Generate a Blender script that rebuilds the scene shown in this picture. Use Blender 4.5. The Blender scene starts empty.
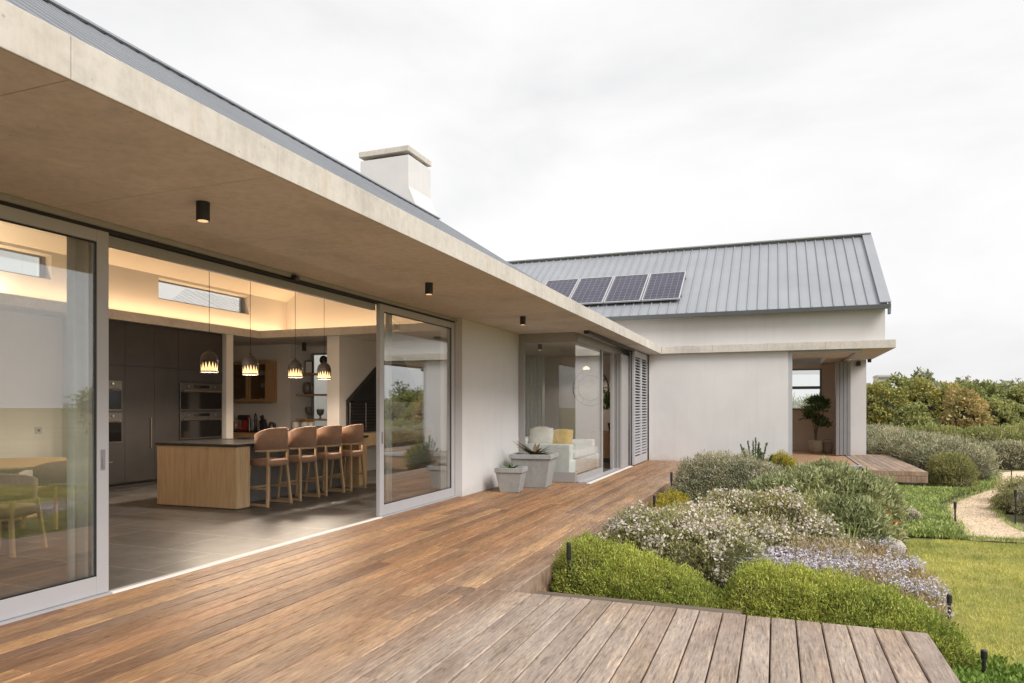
import bpy, math, random
import numpy as np
R = math.radians
random.seed(7)
S = bpy.context.scene
C = S.collection

# ------------------------------------------------------------------ materials
def newmat(name):
    m = bpy.data.materials.new(name); m.use_nodes = True
    nt = m.node_tree
    return m, nt, nt.nodes['Principled BSDF']

def N(nt, t, **kw):
    n = nt.nodes.new(t)
    for k, v in kw.items():
        if k.startswith('i_'):
            n.inputs[k[2:].replace('_', ' ')].default_value = v
        else:
            setattr(n, k, v)
    return n

def ramp(nt, fac, stops, interp='LINEAR'):
    r = nt.nodes.new('ShaderNodeValToRGB'); r.color_ramp.interpolation = interp
    e = r.color_ramp.elements
    while len(e) < len(stops): e.new(.5)
    for q, (p, c) in zip(e, stops):
        q.position = p; q.color = (c[0], c[1], c[2], 1)
    nt.links.new(fac, r.inputs['Fac']); return r.outputs['Color']

def mix(nt, a, b, fac, mode='MIX'):
    n = nt.nodes.new('ShaderNodeMix'); n.data_type = 'RGBA'; n.blend_type = mode
    for s, v in ((n.inputs[0], fac), (n.inputs[6], a), (n.inputs[7], b)):
        if hasattr(v, 'is_linked'): nt.links.new(v, s)
        elif isinstance(v, (int, float)): s.default_value = v
        else: s.default_value = (v[0], v[1], v[2], 1)
    return n.outputs[2]

def coords(nt, scale=(1, 1, 1), rot=(0, 0, 0), kind='Object'):
    tc = nt.nodes.new('ShaderNodeTexCoord'); mp = nt.nodes.new('ShaderNodeMapping')
    mp.inputs['Scale'].default_value = scale; mp.inputs['Rotation'].default_value = rot
    nt.links.new(tc.outputs[kind], mp.inputs['Vector']); return mp.outputs['Vector']

def geo_pos(nt, scale=(1, 1, 1)):
    g = nt.nodes.new('ShaderNodeNewGeometry'); mp = nt.nodes.new('ShaderNodeMapping')
    mp.inputs['Scale'].default_value = scale
    nt.links.new(g.outputs['Position'], mp.inputs['Vector']); return mp.outputs['Vector']

def noise(nt, vec, scale=5, detail=6, rough=.6, dist=0):
    n = nt.nodes.new('ShaderNodeTexNoise')
    n.inputs['Scale'].default_value = scale; n.inputs['Detail'].default_value = detail
    n.inputs['Roughness'].default_value = rough; n.inputs['Distortion'].default_value = dist
    nt.links.new(vec, n.inputs['Vector']); return n.outputs['Fac']

def bump(nt, b, h, strength=.2, dist=.01):
    n = nt.nodes.new('ShaderNodeBump'); n.inputs['Strength'].default_value = strength
    n.inputs['Distance'].default_value = dist
    nt.links.new(h, n.inputs['Height']); nt.links.new(n.outputs['Normal'], b.inputs['Normal'])

def sc(c, k): return tuple(min(1, x * k) for x in c)

def mat(name, col, rough=.6, var=.12, scale=6, bmp=0, metal=0, stretch=(1, 1, 1), island=0, fine=0):
    m, nt, b = newmat(name)
    v = geo_pos(nt, stretch)
    n = noise(nt, v, scale)
    c = ramp(nt, n, [(.3, sc(col, 1 - var)), (.7, sc(col, 1 + var))])
    if island:
        g = nt.nodes.new('ShaderNodeNewGeometry')
        k = ramp(nt, g.outputs['Random Per Island'], [(0, (1 - island,) * 3), (1, (1, 1, 1))])
        c = mix(nt, c, k, 1.0, 'MULTIPLY')
    nt.links.new(c, b.inputs['Base Color'])
    b.inputs['Roughness'].default_value = rough; b.inputs['Metallic'].default_value = metal
    if bmp:
        n2 = noise(nt, v, fine or scale * 12, 4)
        bump(nt, b, n2, bmp)
    return m

def glow(name, col, strength):
    m, nt, b = newmat(name)
    b.inputs['Base Color'].default_value = (*col, 1)
    b.inputs['Emission Color'].default_value = (*col, 1)
    b.inputs['Emission Strength'].default_value = strength
    return m

def glass_mat(name, tint=(.93, .95, .94), boost=1.0):
    m, nt, b = newmat(name)
    nt.nodes.remove(b)
    out = nt.nodes['Material Output']
    tr = N(nt, 'ShaderNodeBsdfTransparent'); tr.inputs[0].default_value = (*tint, 1)
    gl = N(nt, 'ShaderNodeBsdfGlossy'); gl.inputs['Roughness'].default_value = 0.0
    gl.inputs['Color'].default_value = (1, 1, 1, 1)
    fr = N(nt, 'ShaderNodeFresnel')
    # same reflectance on both faces of the pane
    ge = N(nt, 'ShaderNodeNewGeometry'); io = nt.nodes.new('ShaderNodeMapRange')
    io.inputs[3].default_value = 1.52; io.inputs[4].default_value = 1 / 1.52
    nt.links.new(ge.outputs['Backfacing'], io.inputs[0]); nt.links.new(io.outputs[0], fr.inputs['IOR'])
    mu = N(nt, 'ShaderNodeMath', operation='MULTIPLY'); mu.inputs[1].default_value = boost
    mu.use_clamp = True
    nt.links.new(fr.outputs[0], mu.inputs[0])
    ms = N(nt, 'ShaderNodeMixShader')
    nt.links.new(mu.outputs[0], ms.inputs[0]); nt.links.new(tr.outputs[0], ms.inputs[1]); nt.links.new(gl.outputs[0], ms.inputs[2])
    nt.links.new(ms.outputs[0], out.inputs['Surface'])
    return m

def leafmat(name, cols, trans=.22, gain=1.35, rough=.55, patch=1.2, patchamt=.35):
    m, nt, b = newmat(name)
    g = nt.nodes.new('ShaderNodeNewGeometry')
    st = [(i / max(1, len(cols) - 1), tuple(min(.8, x * gain) for x in c)) for i, c in enumerate(cols)]
    c = ramp(nt, g.outputs['Random Per Island'], st)
    n = noise(nt, geo_pos(nt), patch, 3)
    k = ramp(nt, n, [(.3, (1 - patchamt, 1 - patchamt * .8, 1 - patchamt)), (.7, (1 + patchamt * .6, 1 + patchamt * .45, 1 + patchamt * .2))])
    c = mix(nt, c, k, 1.0, 'MULTIPLY')
    nt.links.new(c, b.inputs['Base Color']); b.inputs['Roughness'].default_value = rough
    b.inputs['Specular IOR Level'].default_value = .25
    if trans:
        out = nt.nodes['Material Output']
        t = N(nt, 'ShaderNodeBsdfTranslucent'); nt.links.new(c, t.inputs[0])
        ms = N(nt, 'ShaderNodeMixShader'); ms.inputs[0].default_value = trans
        nt.links.new(b.outputs[0], ms.inputs[1]); nt.links.new(t.outputs[0], ms.inputs[2])
        nt.links.new(ms.outputs[0], out.inputs['Surface'])
    return m

def deck_mat():
    m, nt, b = newmat('deck_timber')
    g = nt.nodes.new('ShaderNodeNewGeometry')
    isl = g.outputs['Random Per Island']
    # offset the grain per board
    comb = N(nt, 'ShaderNodeCombineXYZ')
    mu = N(nt, 'ShaderNodeMath', operation='MULTIPLY'); mu.inputs[1].default_value = 57
    nt.links.new(isl, mu.inputs[0]); nt.links.new(mu.outputs[0], comb.inputs[0]); nt.links.new(mu.outputs[0], comb.inputs[1])
    add = N(nt, 'ShaderNodeVectorMath', operation='ADD')
    nt.links.new(g.outputs['Position'], add.inputs[0]); nt.links.new(comb.outputs[0], add.inputs[1])
    def mp(s):
        q = nt.nodes.new('ShaderNodeMapping'); q.inputs['Scale'].default_value = s
        nt.links.new(add.outputs[0], q.inputs['Vector']); return q.outputs['Vector']
    grain = noise(nt, mp((24, 2.4, 1)), 3.2, 8, .68, .6)
    blot = noise(nt, mp((3, .55, 1)), 1.6, 5, .6)
    warm = ramp(nt, isl, [(0, (.31, .168, .088)), (.16, (.50, .285, .135)), (.32, (.20, .108, .063)), (.48, (.42, .225, .112)), (.62, (.27, .15, .088)), (.78, (.55, .33, .16)), (.9, (.23, .13, .083)), (1, (.40, .228, .125))])
    grey = ramp(nt, isl, [(0, (.42, .355, .31)), (.3, (.365, .305, .265)), (.6, (.46, .39, .34)), (1, (.40, .33, .285))])
    # weathering: paler and greyer where no roof covers the boards
    sep = N(nt, 'ShaderNodeSeparateXYZ'); nt.links.new(g.outputs['Position'], sep.inputs[0])
    wn = noise(nt, geo_pos(nt, (1.6, .35, 1)), 1.0, 4)
    def mrange(v, a, bb, c, d):
        q = nt.nodes.new('ShaderNodeMapRange'); q.clamp = True
        for i, x in enumerate((a, bb, c, d)): q.inputs[i + 1].default_value = x
        nt.links.new(v, q.inputs[0]); return q.outputs[0]
    fx = mrange(sep.outputs[0], -3.1, -1.75, 0, 1)
    fy = mrange(sep.outputs[1], 4.6, 6.4, 1.0, .55)
    w1 = N(nt, 'ShaderNodeMath', operation='MULTIPLY'); nt.links.new(fx, w1.inputs[0]); nt.links.new(fy, w1.inputs[1])
    w2 = N(nt, 'ShaderNodeMath', operation='ADD'); w2.use_clamp = True
    nt.links.new(w1.outputs[0], w2.inputs[0]); nt.links.new(mrange(wn, .35, .75, -.15, .22), w2.inputs[1])
    base = mix(nt, warm, grey, w2.outputs[0])
    big = noise(nt, mp((1.1, .42, 1)), 1.3, 6, .62, .5)
    kb = N(nt, 'ShaderNodeMath', operation='MULTIPLY'); kb.inputs[1].default_value = .5
    nt.links.new(mrange(big, .47, .66, 0, 1), kb.inputs[0])
    base = mix(nt, base, (.235, .165, .105), kb.outputs[0])
    streak = noise(nt, mp((17, 1.0, 1)), 2.3, 7, .66, .8)
    sk = ramp(nt, streak, [(.36, (.50, .46, .42)), (.43, (.92, .90, .87)), (.56, (1.04, 1.02, .99)), (.62, (1.5, 1.42, 1.25))])
    base = mix(nt, base, sk, .66, 'MULTIPLY')
    gr = ramp(nt, grain, [(.36, (.50, .46, .43)), (.46, (.93, .91, .89)), (.58, (1.06, 1.05, 1.02)), (.64, (1.4, 1.33, 1.2))])
    base = mix(nt, base, gr, .85, 'MULTIPLY')
    bl = ramp(nt, blot, [(.32, (.66, .62, .62)), (.55, (1, 1, 1)), (.75, (1.22, 1.16, 1.08))])
    base = mix(nt, base, bl, .8, 'MULTIPLY')
    st = noise(nt, geo_pos(nt, (1, 1, 1)), 9, 6, .7)
    sp = ramp(nt, st, [(.30, (.6, .58, .58)), (.42, (1, 1, 1))])
    base = mix(nt, base, sp, .55, 'MULTIPLY')
    nt.links.new(base, b.inputs['Base Color'])
    rr = ramp(nt, grain, [(.3, (.62,) * 3), (.7, (.40,) * 3)])
    nt.links.new(rr, b.inputs['Roughness'])
    b.inputs['Specular IOR Level'].default_value = .3
    bump(nt, b, grain, .25, .004)
    return m

def concrete_mat(name, col, streak=0, seams=None):
    m, nt, b = newmat(name)
    p = geo_pos(nt)
    n1 = noise(nt, p, .9, 7, .65, .3)
    n2 = noise(nt, p, 14, 5, .7)
    c = ramp(nt, n1, [(.28, sc(col, .72)), (.46, sc(col, .95)), (.58, col), (.75, sc(col, 1.15))])
    c2 = ramp(nt, n2, [(.3, (.84, .83, .82)), (.55, (1, 1, 1)), (.75, (1.07, 1.06, 1.05))])
    c = mix(nt, c, c2, .8, 'MULTIPLY')
    pits = N(nt, 'ShaderNodeTexVoronoi'); pits.inputs['Scale'].default_value = 7
    nt.links.new(p, pits.inputs['Vector'])
    pk = ramp(nt, pits.outputs['Distance'], [(.035, (.55, .53, .5)), (.07, (1, 1, 1))])
    c = mix(nt, c, pk, .6, 'MULTIPLY')
    if streak:
        s = noise(nt, geo_pos(nt, (7, 7, .35)), 1.7, 5, .7)
        k = ramp(nt, s, [(.35, (.80, .76, .70)), (.52, (1, 1, 1)), (.7, (1.08, 1.07, 1.05))])
        c = mix(nt, c, k, streak, 'MULTIPLY')
        s2 = noise(nt, geo_pos(nt, (3, 3, .2)), 1.1, 3, .6)
        k = ramp(nt, s2, [(.58, (1, 1, 1)), (.72, (.95, .84, .70))])
        c = mix(nt, c, k, streak * .8, 'MULTIPLY')
    nt.links.new(c, b.inputs['Base Color']); b.inputs['Roughness'].default_value = .8
    b.inputs['Specular IOR Level'].default_value = .25
    bump(nt, b, n2, .18, .006)
    return m

def oak_mat(name, col, axis=2, rough=.5):
    m, nt, b = newmat(name)
    s = [14, 14, 14]; s[axis] = 1.1
    p = coords(nt, tuple(s))
    n = noise(nt, p, 2.0, 6, .6, .5)
    c = ramp(nt, n, [(.25, sc(col, .74)), (.5, col), (.75, sc(col, 1.16))])
    nt.links.new(c, b.inputs['Base Color']); b.inputs['Roughness'].default_value = rough
    return m

def tile_mat():
    m, nt, b = newmat('stone_floor_tiles')
    p = geo_pos(nt)
    br = N(nt, 'ShaderNodeTexBrick'); br.offset = .5
    br.inputs['Scale'].default_value = 1.0; br.inputs['Mortar Size'].default_value = .009
    br.inputs['Brick Width'].default_value = 1.2; br.inputs['Row Height'].default_value = .8
    br.inputs['Color1'].default_value = (.085, .080, .076, 1); br.inputs['Color2'].default_value = (.120, .112, .105, 1)
    br.inputs['Mortar'].default_value = (.24, .225, .21, 1); br.inputs['Mortar Smooth'].default_value = .1
    nt.links.new(p, br.inputs['Vector'])
    n = noise(nt, p, 2.6, 7, .65, .6)
    k = ramp(nt, n, [(.3, (.5, .5, .5)), (.48, (.95, .95, .95)), (.7, (1.6, 1.58, 1.55))])
    c = mix(nt, br.outputs['Color'], k, .8, 'MULTIPLY')
    nt.links.new(c, b.inputs['Base Color']); b.inputs['Roughness'].default_value = .42
    bump(nt, b, n, .06, .01)
    return m

def fabric_mat(name, col, fine=170):
    m, nt, b = newmat(name)
    p = coords(nt)
    n = noise(nt, p, fine, 3, .7); n2 = noise(nt, p, 5, 4)
    c = ramp(nt, n, [(.35, sc(col, .7)), (.65, sc(col, 1.25))])
    k = ramp(nt, n2, [(.3, (.85,) * 3), (.7, (1.1,) * 3)])
    c = mix(nt, c, k, 1, 'MULTIPLY')
    nt.links.new(c, b.inputs['Base Color']); b.inputs['Roughness'].default_value = .9
    b.inputs['Sheen Weight'].default_value = .2
    bump(nt, b, n, .3, .003)
    return m

def ground_mat():
    m, nt, b = newmat('dune_ground')
    p = geo_pos(nt)
    n = noise(nt, p, .12, 8, .6); n2 = noise(nt, p, 3.5, 6, .7)
    c = ramp(nt, n, [(.35, (.15, .15, .07)), (.5, (.24, .22, .11)), (.68, (.36, .30, .18))])
    k = ramp(nt, n2, [(.3, (.6, .6, .55)), (.7, (1.3, 1.3, 1.2))])
    c = mix(nt, c, k, 1, 'MULTIPLY')
    nt.links.new(c, b.inputs['Base Color']); b.inputs['Roughness'].default_value = .95
    bump(nt, b, n2, .5, .03)
    return m

def lawn_mat():
    m, nt, b = newmat('lawn_turf')
    p = geo_pos(nt)
    n = noise(nt, p, 1.1, 7, .7); n2 = noise(nt, p, 30, 5, .7)
    c = ramp(nt, n, [(.3, (.17, .19, .04)), (.5, (.30, .28, .07)), (.7, (.46, .37, .14))])
    k = ramp(nt, n2, [(.3, (.65, .68, .6)), (.7, (1.25, 1.2, 1.1))])
    c = mix(nt, c, k, 1, 'MULTIPLY')
    nt.links.new(c, b.inputs['Base Color']); b.inputs['Roughness'].default_value = .95
    bump(nt, b, n2, .6, .02)
    return m

def solar_mat():
    m, nt, b = newmat('solar_cells')
    p = coords(nt)
    br = N(nt, 'ShaderNodeTexBrick'); br.offset = 0
    br.inputs['Scale'].default_value = 1; br.inputs['Mortar Size'].default_value = .006
    br.inputs['Brick Width'].default_value = .17; br.inputs['Row Height'].default_value = .18
    br.inputs['Color1'].default_value = (.022, .020, .045, 1); br.inputs['Color2'].default_value = (.035, .030, .060, 1)
    br.inputs['Mortar'].default_value = (.17, .17, .20, 1)
    nt.links.new(p, br.inputs['Vector'])
    nt.links.new(br.outputs['Color'], b.inputs['Base Color'])
    b.inputs['Roughness'].default_value = .18
    return m

M = {}
M['deck'] = deck_mat()
M['fascia'] = concrete_mat('pale_cast_concrete', (.62, .575, .52), .35)
M['soffit'] = concrete_mat('soffit_concrete', (.70, .65, .60))
M['band'] = concrete_mat('interior_concrete', (.66, .60, .53))
def plaster_mat():
    m, nt, b = newmat('warm_white_plaster')
    p = geo_pos(nt); col = (.665, .647, .638)
    c = ramp(nt, noise(nt, p, .7, 7, .6, .4), [(.3, sc(col, .93)), (.55, col), (.75, sc(col, 1.04))])
    st = noise(nt, geo_pos(nt, (5, 5, .4)), 1.5, 5, .65)
    c = mix(nt, c, ramp(nt, st, [(.36, (.91, .895, .875)), (.5, (1, 1, 1))]), .25, 'MULTIPLY')
    # rain splash on the lowest part of the wall
    g = nt.nodes.new('ShaderNodeNewGeometry'); sp = N(nt, 'ShaderNodeSeparateXYZ'); nt.links.new(g.outputs['Position'], sp.inputs[0])
    n2 = noise(nt, p, 6, 6, .7)
    ad = N(nt, 'ShaderNodeMath', operation='MULTIPLY_ADD'); ad.inputs[1].default_value = .5; nt.links.new(n2, ad.inputs[0]); nt.links.new(sp.outputs[2], ad.inputs[2])
    c = mix(nt, c, ramp(nt, ad.outputs[0], [(.18, (.80, .76, .71)), (.42, (1, 1, 1))]), .8, 'MULTIPLY')
    nt.links.new(c, b.inputs['Base Color']); b.inputs['Roughness'].default_value = .85; b.inputs['Specular IOR Level'].default_value = .25
    bump(nt, b, noise(nt, p, 45, 5, .6), .12, .006)
    return m
M['plaster'] = plaster_mat()
M['inner'] = mat('interior_white_paint', (.68, .64, .60), .8, .03, 1.0, .05, fine=60)
M['cream'] = mat('cream_ceiling_boards', (.72, .66, .58), .75, .03, 1.0)
M['roof'] = mat('grey_coated_steel', (.33, .345, .37), .45, .07, .8, .05, metal=.15)
M['roofdark'] = mat('dark_grey_gutter_steel', (.15, .165, .175), .5, .08, 2)
M['alu'] = mat('light_grey_powder_coat', (.44, .435, .45), .45, .03, 3, .02)
M['aludark'] = mat('mid_grey_powder_coat', (.24, .235, .24), .5, .04, 3)
M['white'] = mat('white_strip', (.85, .84, .80), .5, .03, 4)
M['glass'] = glass_mat('clear_glass', (.955, .97, .96), 3.2)
M['glassin'] = glass_mat('cabinet_glass', (.75, .75, .73), 1.0)
M['black'] = mat('black_metal', (.018, .018, .019), .45, .2, 5)
M['gun'] = mat('gunmetal', (.10, .095, .09), .4, .15, 8, metal=.6)
M['steel'] = mat('brushed_steel', (.36, .30, .24), .32, .06, 4, stretch=(1, 1, 20), metal=.85)
M['ovenglass'] = mat('black_oven_glass', (.012, .011, .011), .08, .1, 4)
M['cab'] = mat('charcoal_laminate', (.034, .030, .030), .55, .2, 2.2, .06)
M['seam'] = mat('dark_seam', (.012, .012, .012), .8, .1, 4)
M['stone'] = mat('black_stone_top', (.028, .026, .025), .22, .35, 30)
M['oak'] = oak_mat('pale_oak', (.66, .46, .26))
M['oakleg'] = oak_mat('pale_oak_legs', (.54, .37, .21))
M['oakmid'] = oak_mat('honey_oak', (.40, .235, .11))
M['timberfloor'] = oak_mat('orange_timber_floor', (.46, .27, .15), 1)
M['rust'] = fabric_mat('terracotta_woven_fabric', (.42, .25, .165))
M['brownfab'] = fabric_mat('brown_tweed_fabric', (.38, .245, .19))
M['sofa'] = fabric_mat('cream_linen', (.78, .77, .74), 120)
M['cushgrey'] = fabric_mat('oatmeal_linen', (.55, .51, .46), 120)
M['cushyel'] = fabric_mat('ochre_linen', (.60, .40, .15), 120)
M['curtain'] = mat('curtain_and_reflection_grey', (.60, .61, .58), .9, .06, 9)  # lounge curtain, also the pale reflection strip at the left door
M['tile'] = tile_mat()
M['planter'] = concrete_mat('grey_planter_concrete', (.35, .355, .35), .5)
M['soil'] = mat('dark_soil', (.055, .042, .032), .95, .4, 14, .6)
M['ground'] = ground_mat()
M['lawn'] = lawn_mat()
M['path'] = mat('sandy_gravel', (.72, .56, .39), .95, .16, 5, .6, fine=60)
M['ceram'] = mat('white_ceramic', (.78, .76, .72), .3, .04, 8)
M['red'] = mat('red_enamel', (.35, .02, .02), .3, .1, 5)
M['smoke'] = mat('smoky_ceramic', (.14, .13, .12), .35, .2, 12)
M['copper'] = mat('pink_copper', (.45, .25, .20), .35, .1, 6, metal=.5)
M['shade'] = mat('grey_clay_shade', (.075, .066, .06), .6, .15, 20, .1)
M['led'] = glow('warm_lamp_glow', (1.0, .62, .26), .85)
M['ledspot'] = glow('warm_spot_glow', (1.0, .62, .30), .45)
M['lampwhite'] = glow('soft_lamp_glow', (1.0, .80, .52), 1.3)
M['solar'] = solar_mat()
M['rock'] = mat('pale_rock', (.42, .36, .31), .9, .25, 5, .6, fine=25)
M['bark'] = mat('grey_bark', (.17, .135, .105), .9, .3, 9, .6, fine=60)
M['coreshade'] = mat('foliage_shade_core', (.060, .052, .030), .95, .35, 20, .8, fine=70)  # colour kept dark to stand for the shade between leaves
M['farhouse'] = mat('far_house_render', (.55, .53, .50), .85, .06, 2)
M['firebrick'] = mat('soot_black_steel', (.022, .020, .020), .6, .3, 5)
M['terr'] = mat('clay_basket', (.40, .31, .22), .8, .2, 20, .2)

L = {}
L['hedge'] = leafmat('clipped_yellow_green_leaves', [(.11, .15, .025), (.29, .335, .055), (.50, .52, .14), (.36, .42, .085), (.18, .14, .05), (.46, .50, .16)], .3)
L['grey'] = leafmat('silver_green_leaves', [(.20, .20, .12), (.38, .36, .25), (.14, .16, .08), (.52, .47, .37), (.24, .23, .12)], .2)
L['pin'] = leafmat('grey_green_leaves', [(.13, .15, .06), (.28, .30, .14), (.42, .43, .24), (.17, .19, .09), (.50, .49, .32)], .2)
L['olive'] = leafmat('olive_leaves', [(.12, .14, .05), (.25, .26, .09), (.36, .35, .15), (.20, .16, .08), (.40, .38, .19)], .2)
L['whitefl'] = leafmat('white_pink_petals', [(.70, .64, .61), (.62, .52, .51), (.76, .72, .62), (.56, .48, .38), (.66, .60, .46)], .2, gain=1.0, patchamt=.15)
L['mauve'] = leafmat('mauve_white_petals', [(.60, .56, .66), (.72, .69, .74), (.50, .46, .62), (.74, .71, .70)], .2, gain=1.0, patchamt=.15)
L['pinkstem'] = leafmat('pinkish_dry_stems', [(.34, .25, .16), (.44, .32, .22), (.24, .24, .08), (.38, .25, .20)], .2)
L['cover'] = leafmat('bright_ground_cover', [(.15, .21, .05), (.30, .36, .11), (.42, .46, .20), (.20, .25, .07)], .25, patch=2.2)
L['lowgreen'] = leafmat('low_green_leaves', [(.08, .14, .025), (.15, .23, .045), (.22, .29, .07)], .25)
L['yellow'] = leafmat('yellow_green_leaves', [(.22, .21, .02), (.36, .31, .035), (.42, .29, .05), (.22, .24, .03)], .25)
L['dark'] = leafmat('dark_green_leaves', [(.05, .085, .03), (.09, .125, .045), (.14, .175, .075)], .15)
L['grassbl'] = leafmat('grass_blades', [(.20, .26, .055), (.40, .41, .11), (.60, .53, .22), (.31, .36, .085)], .3, patch=1.5, patchamt=.5)
L['tree1'] = leafmat('yellow_bush_leaves', [(.17, .19, .06), (.28, .27, .09), (.13, .16, .05), (.46, .34, .10), (.22, .24, .09)], .25, gain=1.45, patch=.7)
L['tree2'] = leafmat('rusty_bush_leaves', [(.36, .23, .11), (.20, .20, .075), (.46, .29, .14), (.26, .25, .10), (.40, .30, .16)], .25, gain=1.65, patch=.7)
L['tree3'] = leafmat('dull_green_tree_leaves', [(.13, .145, .08), (.23, .23, .13), (.32, .30, .20), (.09, .11, .05)], .25, gain=1.65, patch=.6)
L['tree4'] = leafmat('mid_green_bush_leaves', [(.17, .19, .07), (.28, .28, .11), (.13, .15, .05), (.38, .35, .17)], .25, gain=1.65, patch=.6)
L['succ'] = leafmat('bronze_succulent_leaves', [(.09, .075, .055), (.15, .11, .075), (.09, .11, .06)], .1)
L['orange'] = leafmat('orange_petals', [(.60, .16, .04), (.66, .26, .08)], .2)
L['stone'] = None

# ------------------------------------------------------------------ mesh helpers
class MB:
    def __init__(s): s.v = []; s.f = []; s.parts = []
    def add(s, vs, fs):
        o = len(s.v); s.parts.append((vs, fs)); s.v += [tuple(p) for p in vs]; s.f += [tuple(i + o for i in f) for f in fs]; return s
    def box(s, x0, x1, y0, y1, z0, z1):
        return s.add([(x0, y0, z0), (x1, y0, z0), (x1, y1, z0), (x0, y1, z0), (x0, y0, z1), (x1, y0, z1), (x1, y1, z1), (x0, y1, z1)],
                     [(0, 3, 2, 1), (4, 5, 6, 7), (0, 1, 5, 4), (1, 2, 6, 5), (2, 3, 7, 6), (3, 0, 4, 7)])
    def prism(s, poly, d):
        # poly: list of 3D points (planar), d: extrusion vector
        n = len(poly); a = [tuple(p) for p in poly]; b = [(p[0] + d[0], p[1] + d[1], p[2] + d[2]) for p in poly]
        return s.add(a + b, [tuple(range(n))[::-1], tuple(range(n, 2 * n))] + [(i, (i + 1) % n, n + (i + 1) % n, n + i) for i in range(n)])
    def bar(s, p, q, w, h=None, taper=1.0):
        # rectangular bar from p to q
        p = np.array(p, float); q = np.array(q, float); h = h or w
        d = q - p; d /= np.linalg.norm(d)
        up = np.array((0, 0, 1.)) if abs(d[2]) < .9 else np.array((1., 0, 0))
        a = np.cross(d, up); a /= np.linalg.norm(a); b = np.cross(a, d)
        vs = []
        for c, t in ((p, 1), (q, taper)):
            for sx, sy in ((-1, -1), (1, -1), (1, 1), (-1, 1)):
                vs.append(c + a * sx * w / 2 * t + b * sy * h / 2 * t)
        return s.add(vs, [(0, 3, 2, 1), (4, 5, 6, 7), (0, 1, 5, 4), (1, 2, 6, 5), (2, 3, 7, 6), (3, 0, 4, 7)])
    def tube(s, pts, r, n=8):
        pts = [np.array(p, float) for p in pts]
        if not hasattr(r, '__len__'): r = [r] * len(pts)
        vs = []; fs = []
        for i, p in enumerate(pts):
            d = pts[min(i + 1, len(pts) - 1)] - pts[max(i - 1, 0)]; d /= np.linalg.norm(d) + 1e-9
            up = np.array((0, 0, 1.)) if abs(d[2]) < .9 else np.array((1., 0, 0))
            a = np.cross(d, up); a /= np.linalg.norm(a); b = np.cross(d, a)
            for k in range(n):
                t = 2 * math.pi * k / n
                vs.append(p + (a * math.cos(t) + b * math.sin(t)) * r[i])
        for i in range(len(pts) - 1):
            for k in range(n):
                fs.append((i * n + k, i * n + (k + 1) % n, (i + 1) * n + (k + 1) % n, (i + 1) * n + k))
        fs.append(tuple(range(n))[::-1]); fs.append(tuple(range((len(pts) - 1) * n, len(pts) * n)))
        return s.add(vs, fs)
    def lathe(s, prof, c=(0, 0, 0), n=24, cap=True):
        vs = []; fs = []
        for r, z in prof:
            for k in range(n):
                t = 2 * math.pi * k / n; vs.append((c[0] + r * math.cos(t), c[1] + r * math.sin(t), c[2] + z))
        for i in range(len(prof) - 1):
            for k in range(n):
                fs.append((i * n + k, i * n + (k + 1) % n, (i + 1) * n + (k + 1) % n, (i + 1) * n + k))
        if cap:
            fs.append(tuple(range(n))[::-1]); fs.append(tuple(range((len(prof) - 1) * n, len(prof) * n)))
        return s.add(vs, fs)
    def frustum(s, x, y, z0, z1, a0, b0, a1, b1):
        vs = []
        for z, a, b in ((z0, a0, b0), (z1, a1, b1)):
            vs += [(x - a, y - b, z), (x + a, y - b, z), (x + a, y + b, z), (x - a, y + b, z)]
        return s.add(vs, [(0, 3, 2, 1), (4, 5, 6, 7), (0, 1, 5, 4), (1, 2, 6, 5), (2, 3, 7, 6), (3, 0, 4, 7)])
    def each(s, name, m, parent=None, **kw):
        # every added piece becomes an object of its own
        return [MB().add(list(v), list(f)).build(name, m, parent, **kw) for v, f in list(s.parts)]
    def build(s, name, m, parent=None, bevel=0, smooth=False, local=False, sub=0, seg=2):
        me = bpy.data.meshes.new(name)
        off = np.zeros(3)
        if parent is not None and not local: off = wloc(parent)
        v = np.array(s.v, float) - off
        me.from_pydata([tuple(p) for p in v], [], s.f); me.update()
        return link(name, me, m, parent, bevel, smooth, sub, seg)

def wloc(o):
    p = np.zeros(3)
    while o is not None: p += np.array(o.location); o = o.parent
    return p

def link(name, me, m, parent=None, bevel=0, smooth=False, sub=0, seg=2):
    o = bpy.data.objects.new(name, me); C.objects.link(o)
    if m: me.materials.append(m)
    if parent is not None: o.parent = parent
    if smooth:
        me.polygons.foreach_set('use_smooth', [True] * len(me.polygons))
    if bevel:
        md = o.modifiers.new('bevel', 'BEVEL'); md.width = bevel; md.segments = seg; md.limit_method = 'ANGLE'; md.angle_limit = R(40)
    if sub:
        md = o.modifiers.new('sub', 'SUBSURF'); md.levels = sub; md.render_levels = sub
    return o

def thing(name, label, cat, loc=(0, 0, 0), group=None, rz=0):
    o = bpy.data.objects.new(name, None); C.objects.link(o)
    o.empty_display_size = .1
    o.location = loc; o.rotation_euler = (0, 0, rz)
    return tag(o, label, cat, group)

def tag(o, label, cat, group=None, kind=None):
    o['label'] = label; o['category'] = cat
    if group: o['group'] = group
    if kind: o['kind'] = kind
    return o

def struct(o, label=None, cat=None, kind='structure'):
    o['kind'] = kind
    if label: o['label'] = label
    if cat: o['category'] = cat
    return o

def copy_tree(o, parent=None):
    c = o.copy(); C.objects.link(c)
    if parent is not None: c.parent = parent
    for ch in list(o.children): copy_tree(ch, c)
    return c

# ------------------------------------------------------------------ foliage helpers
rng = np.random.default_rng(11)

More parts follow.
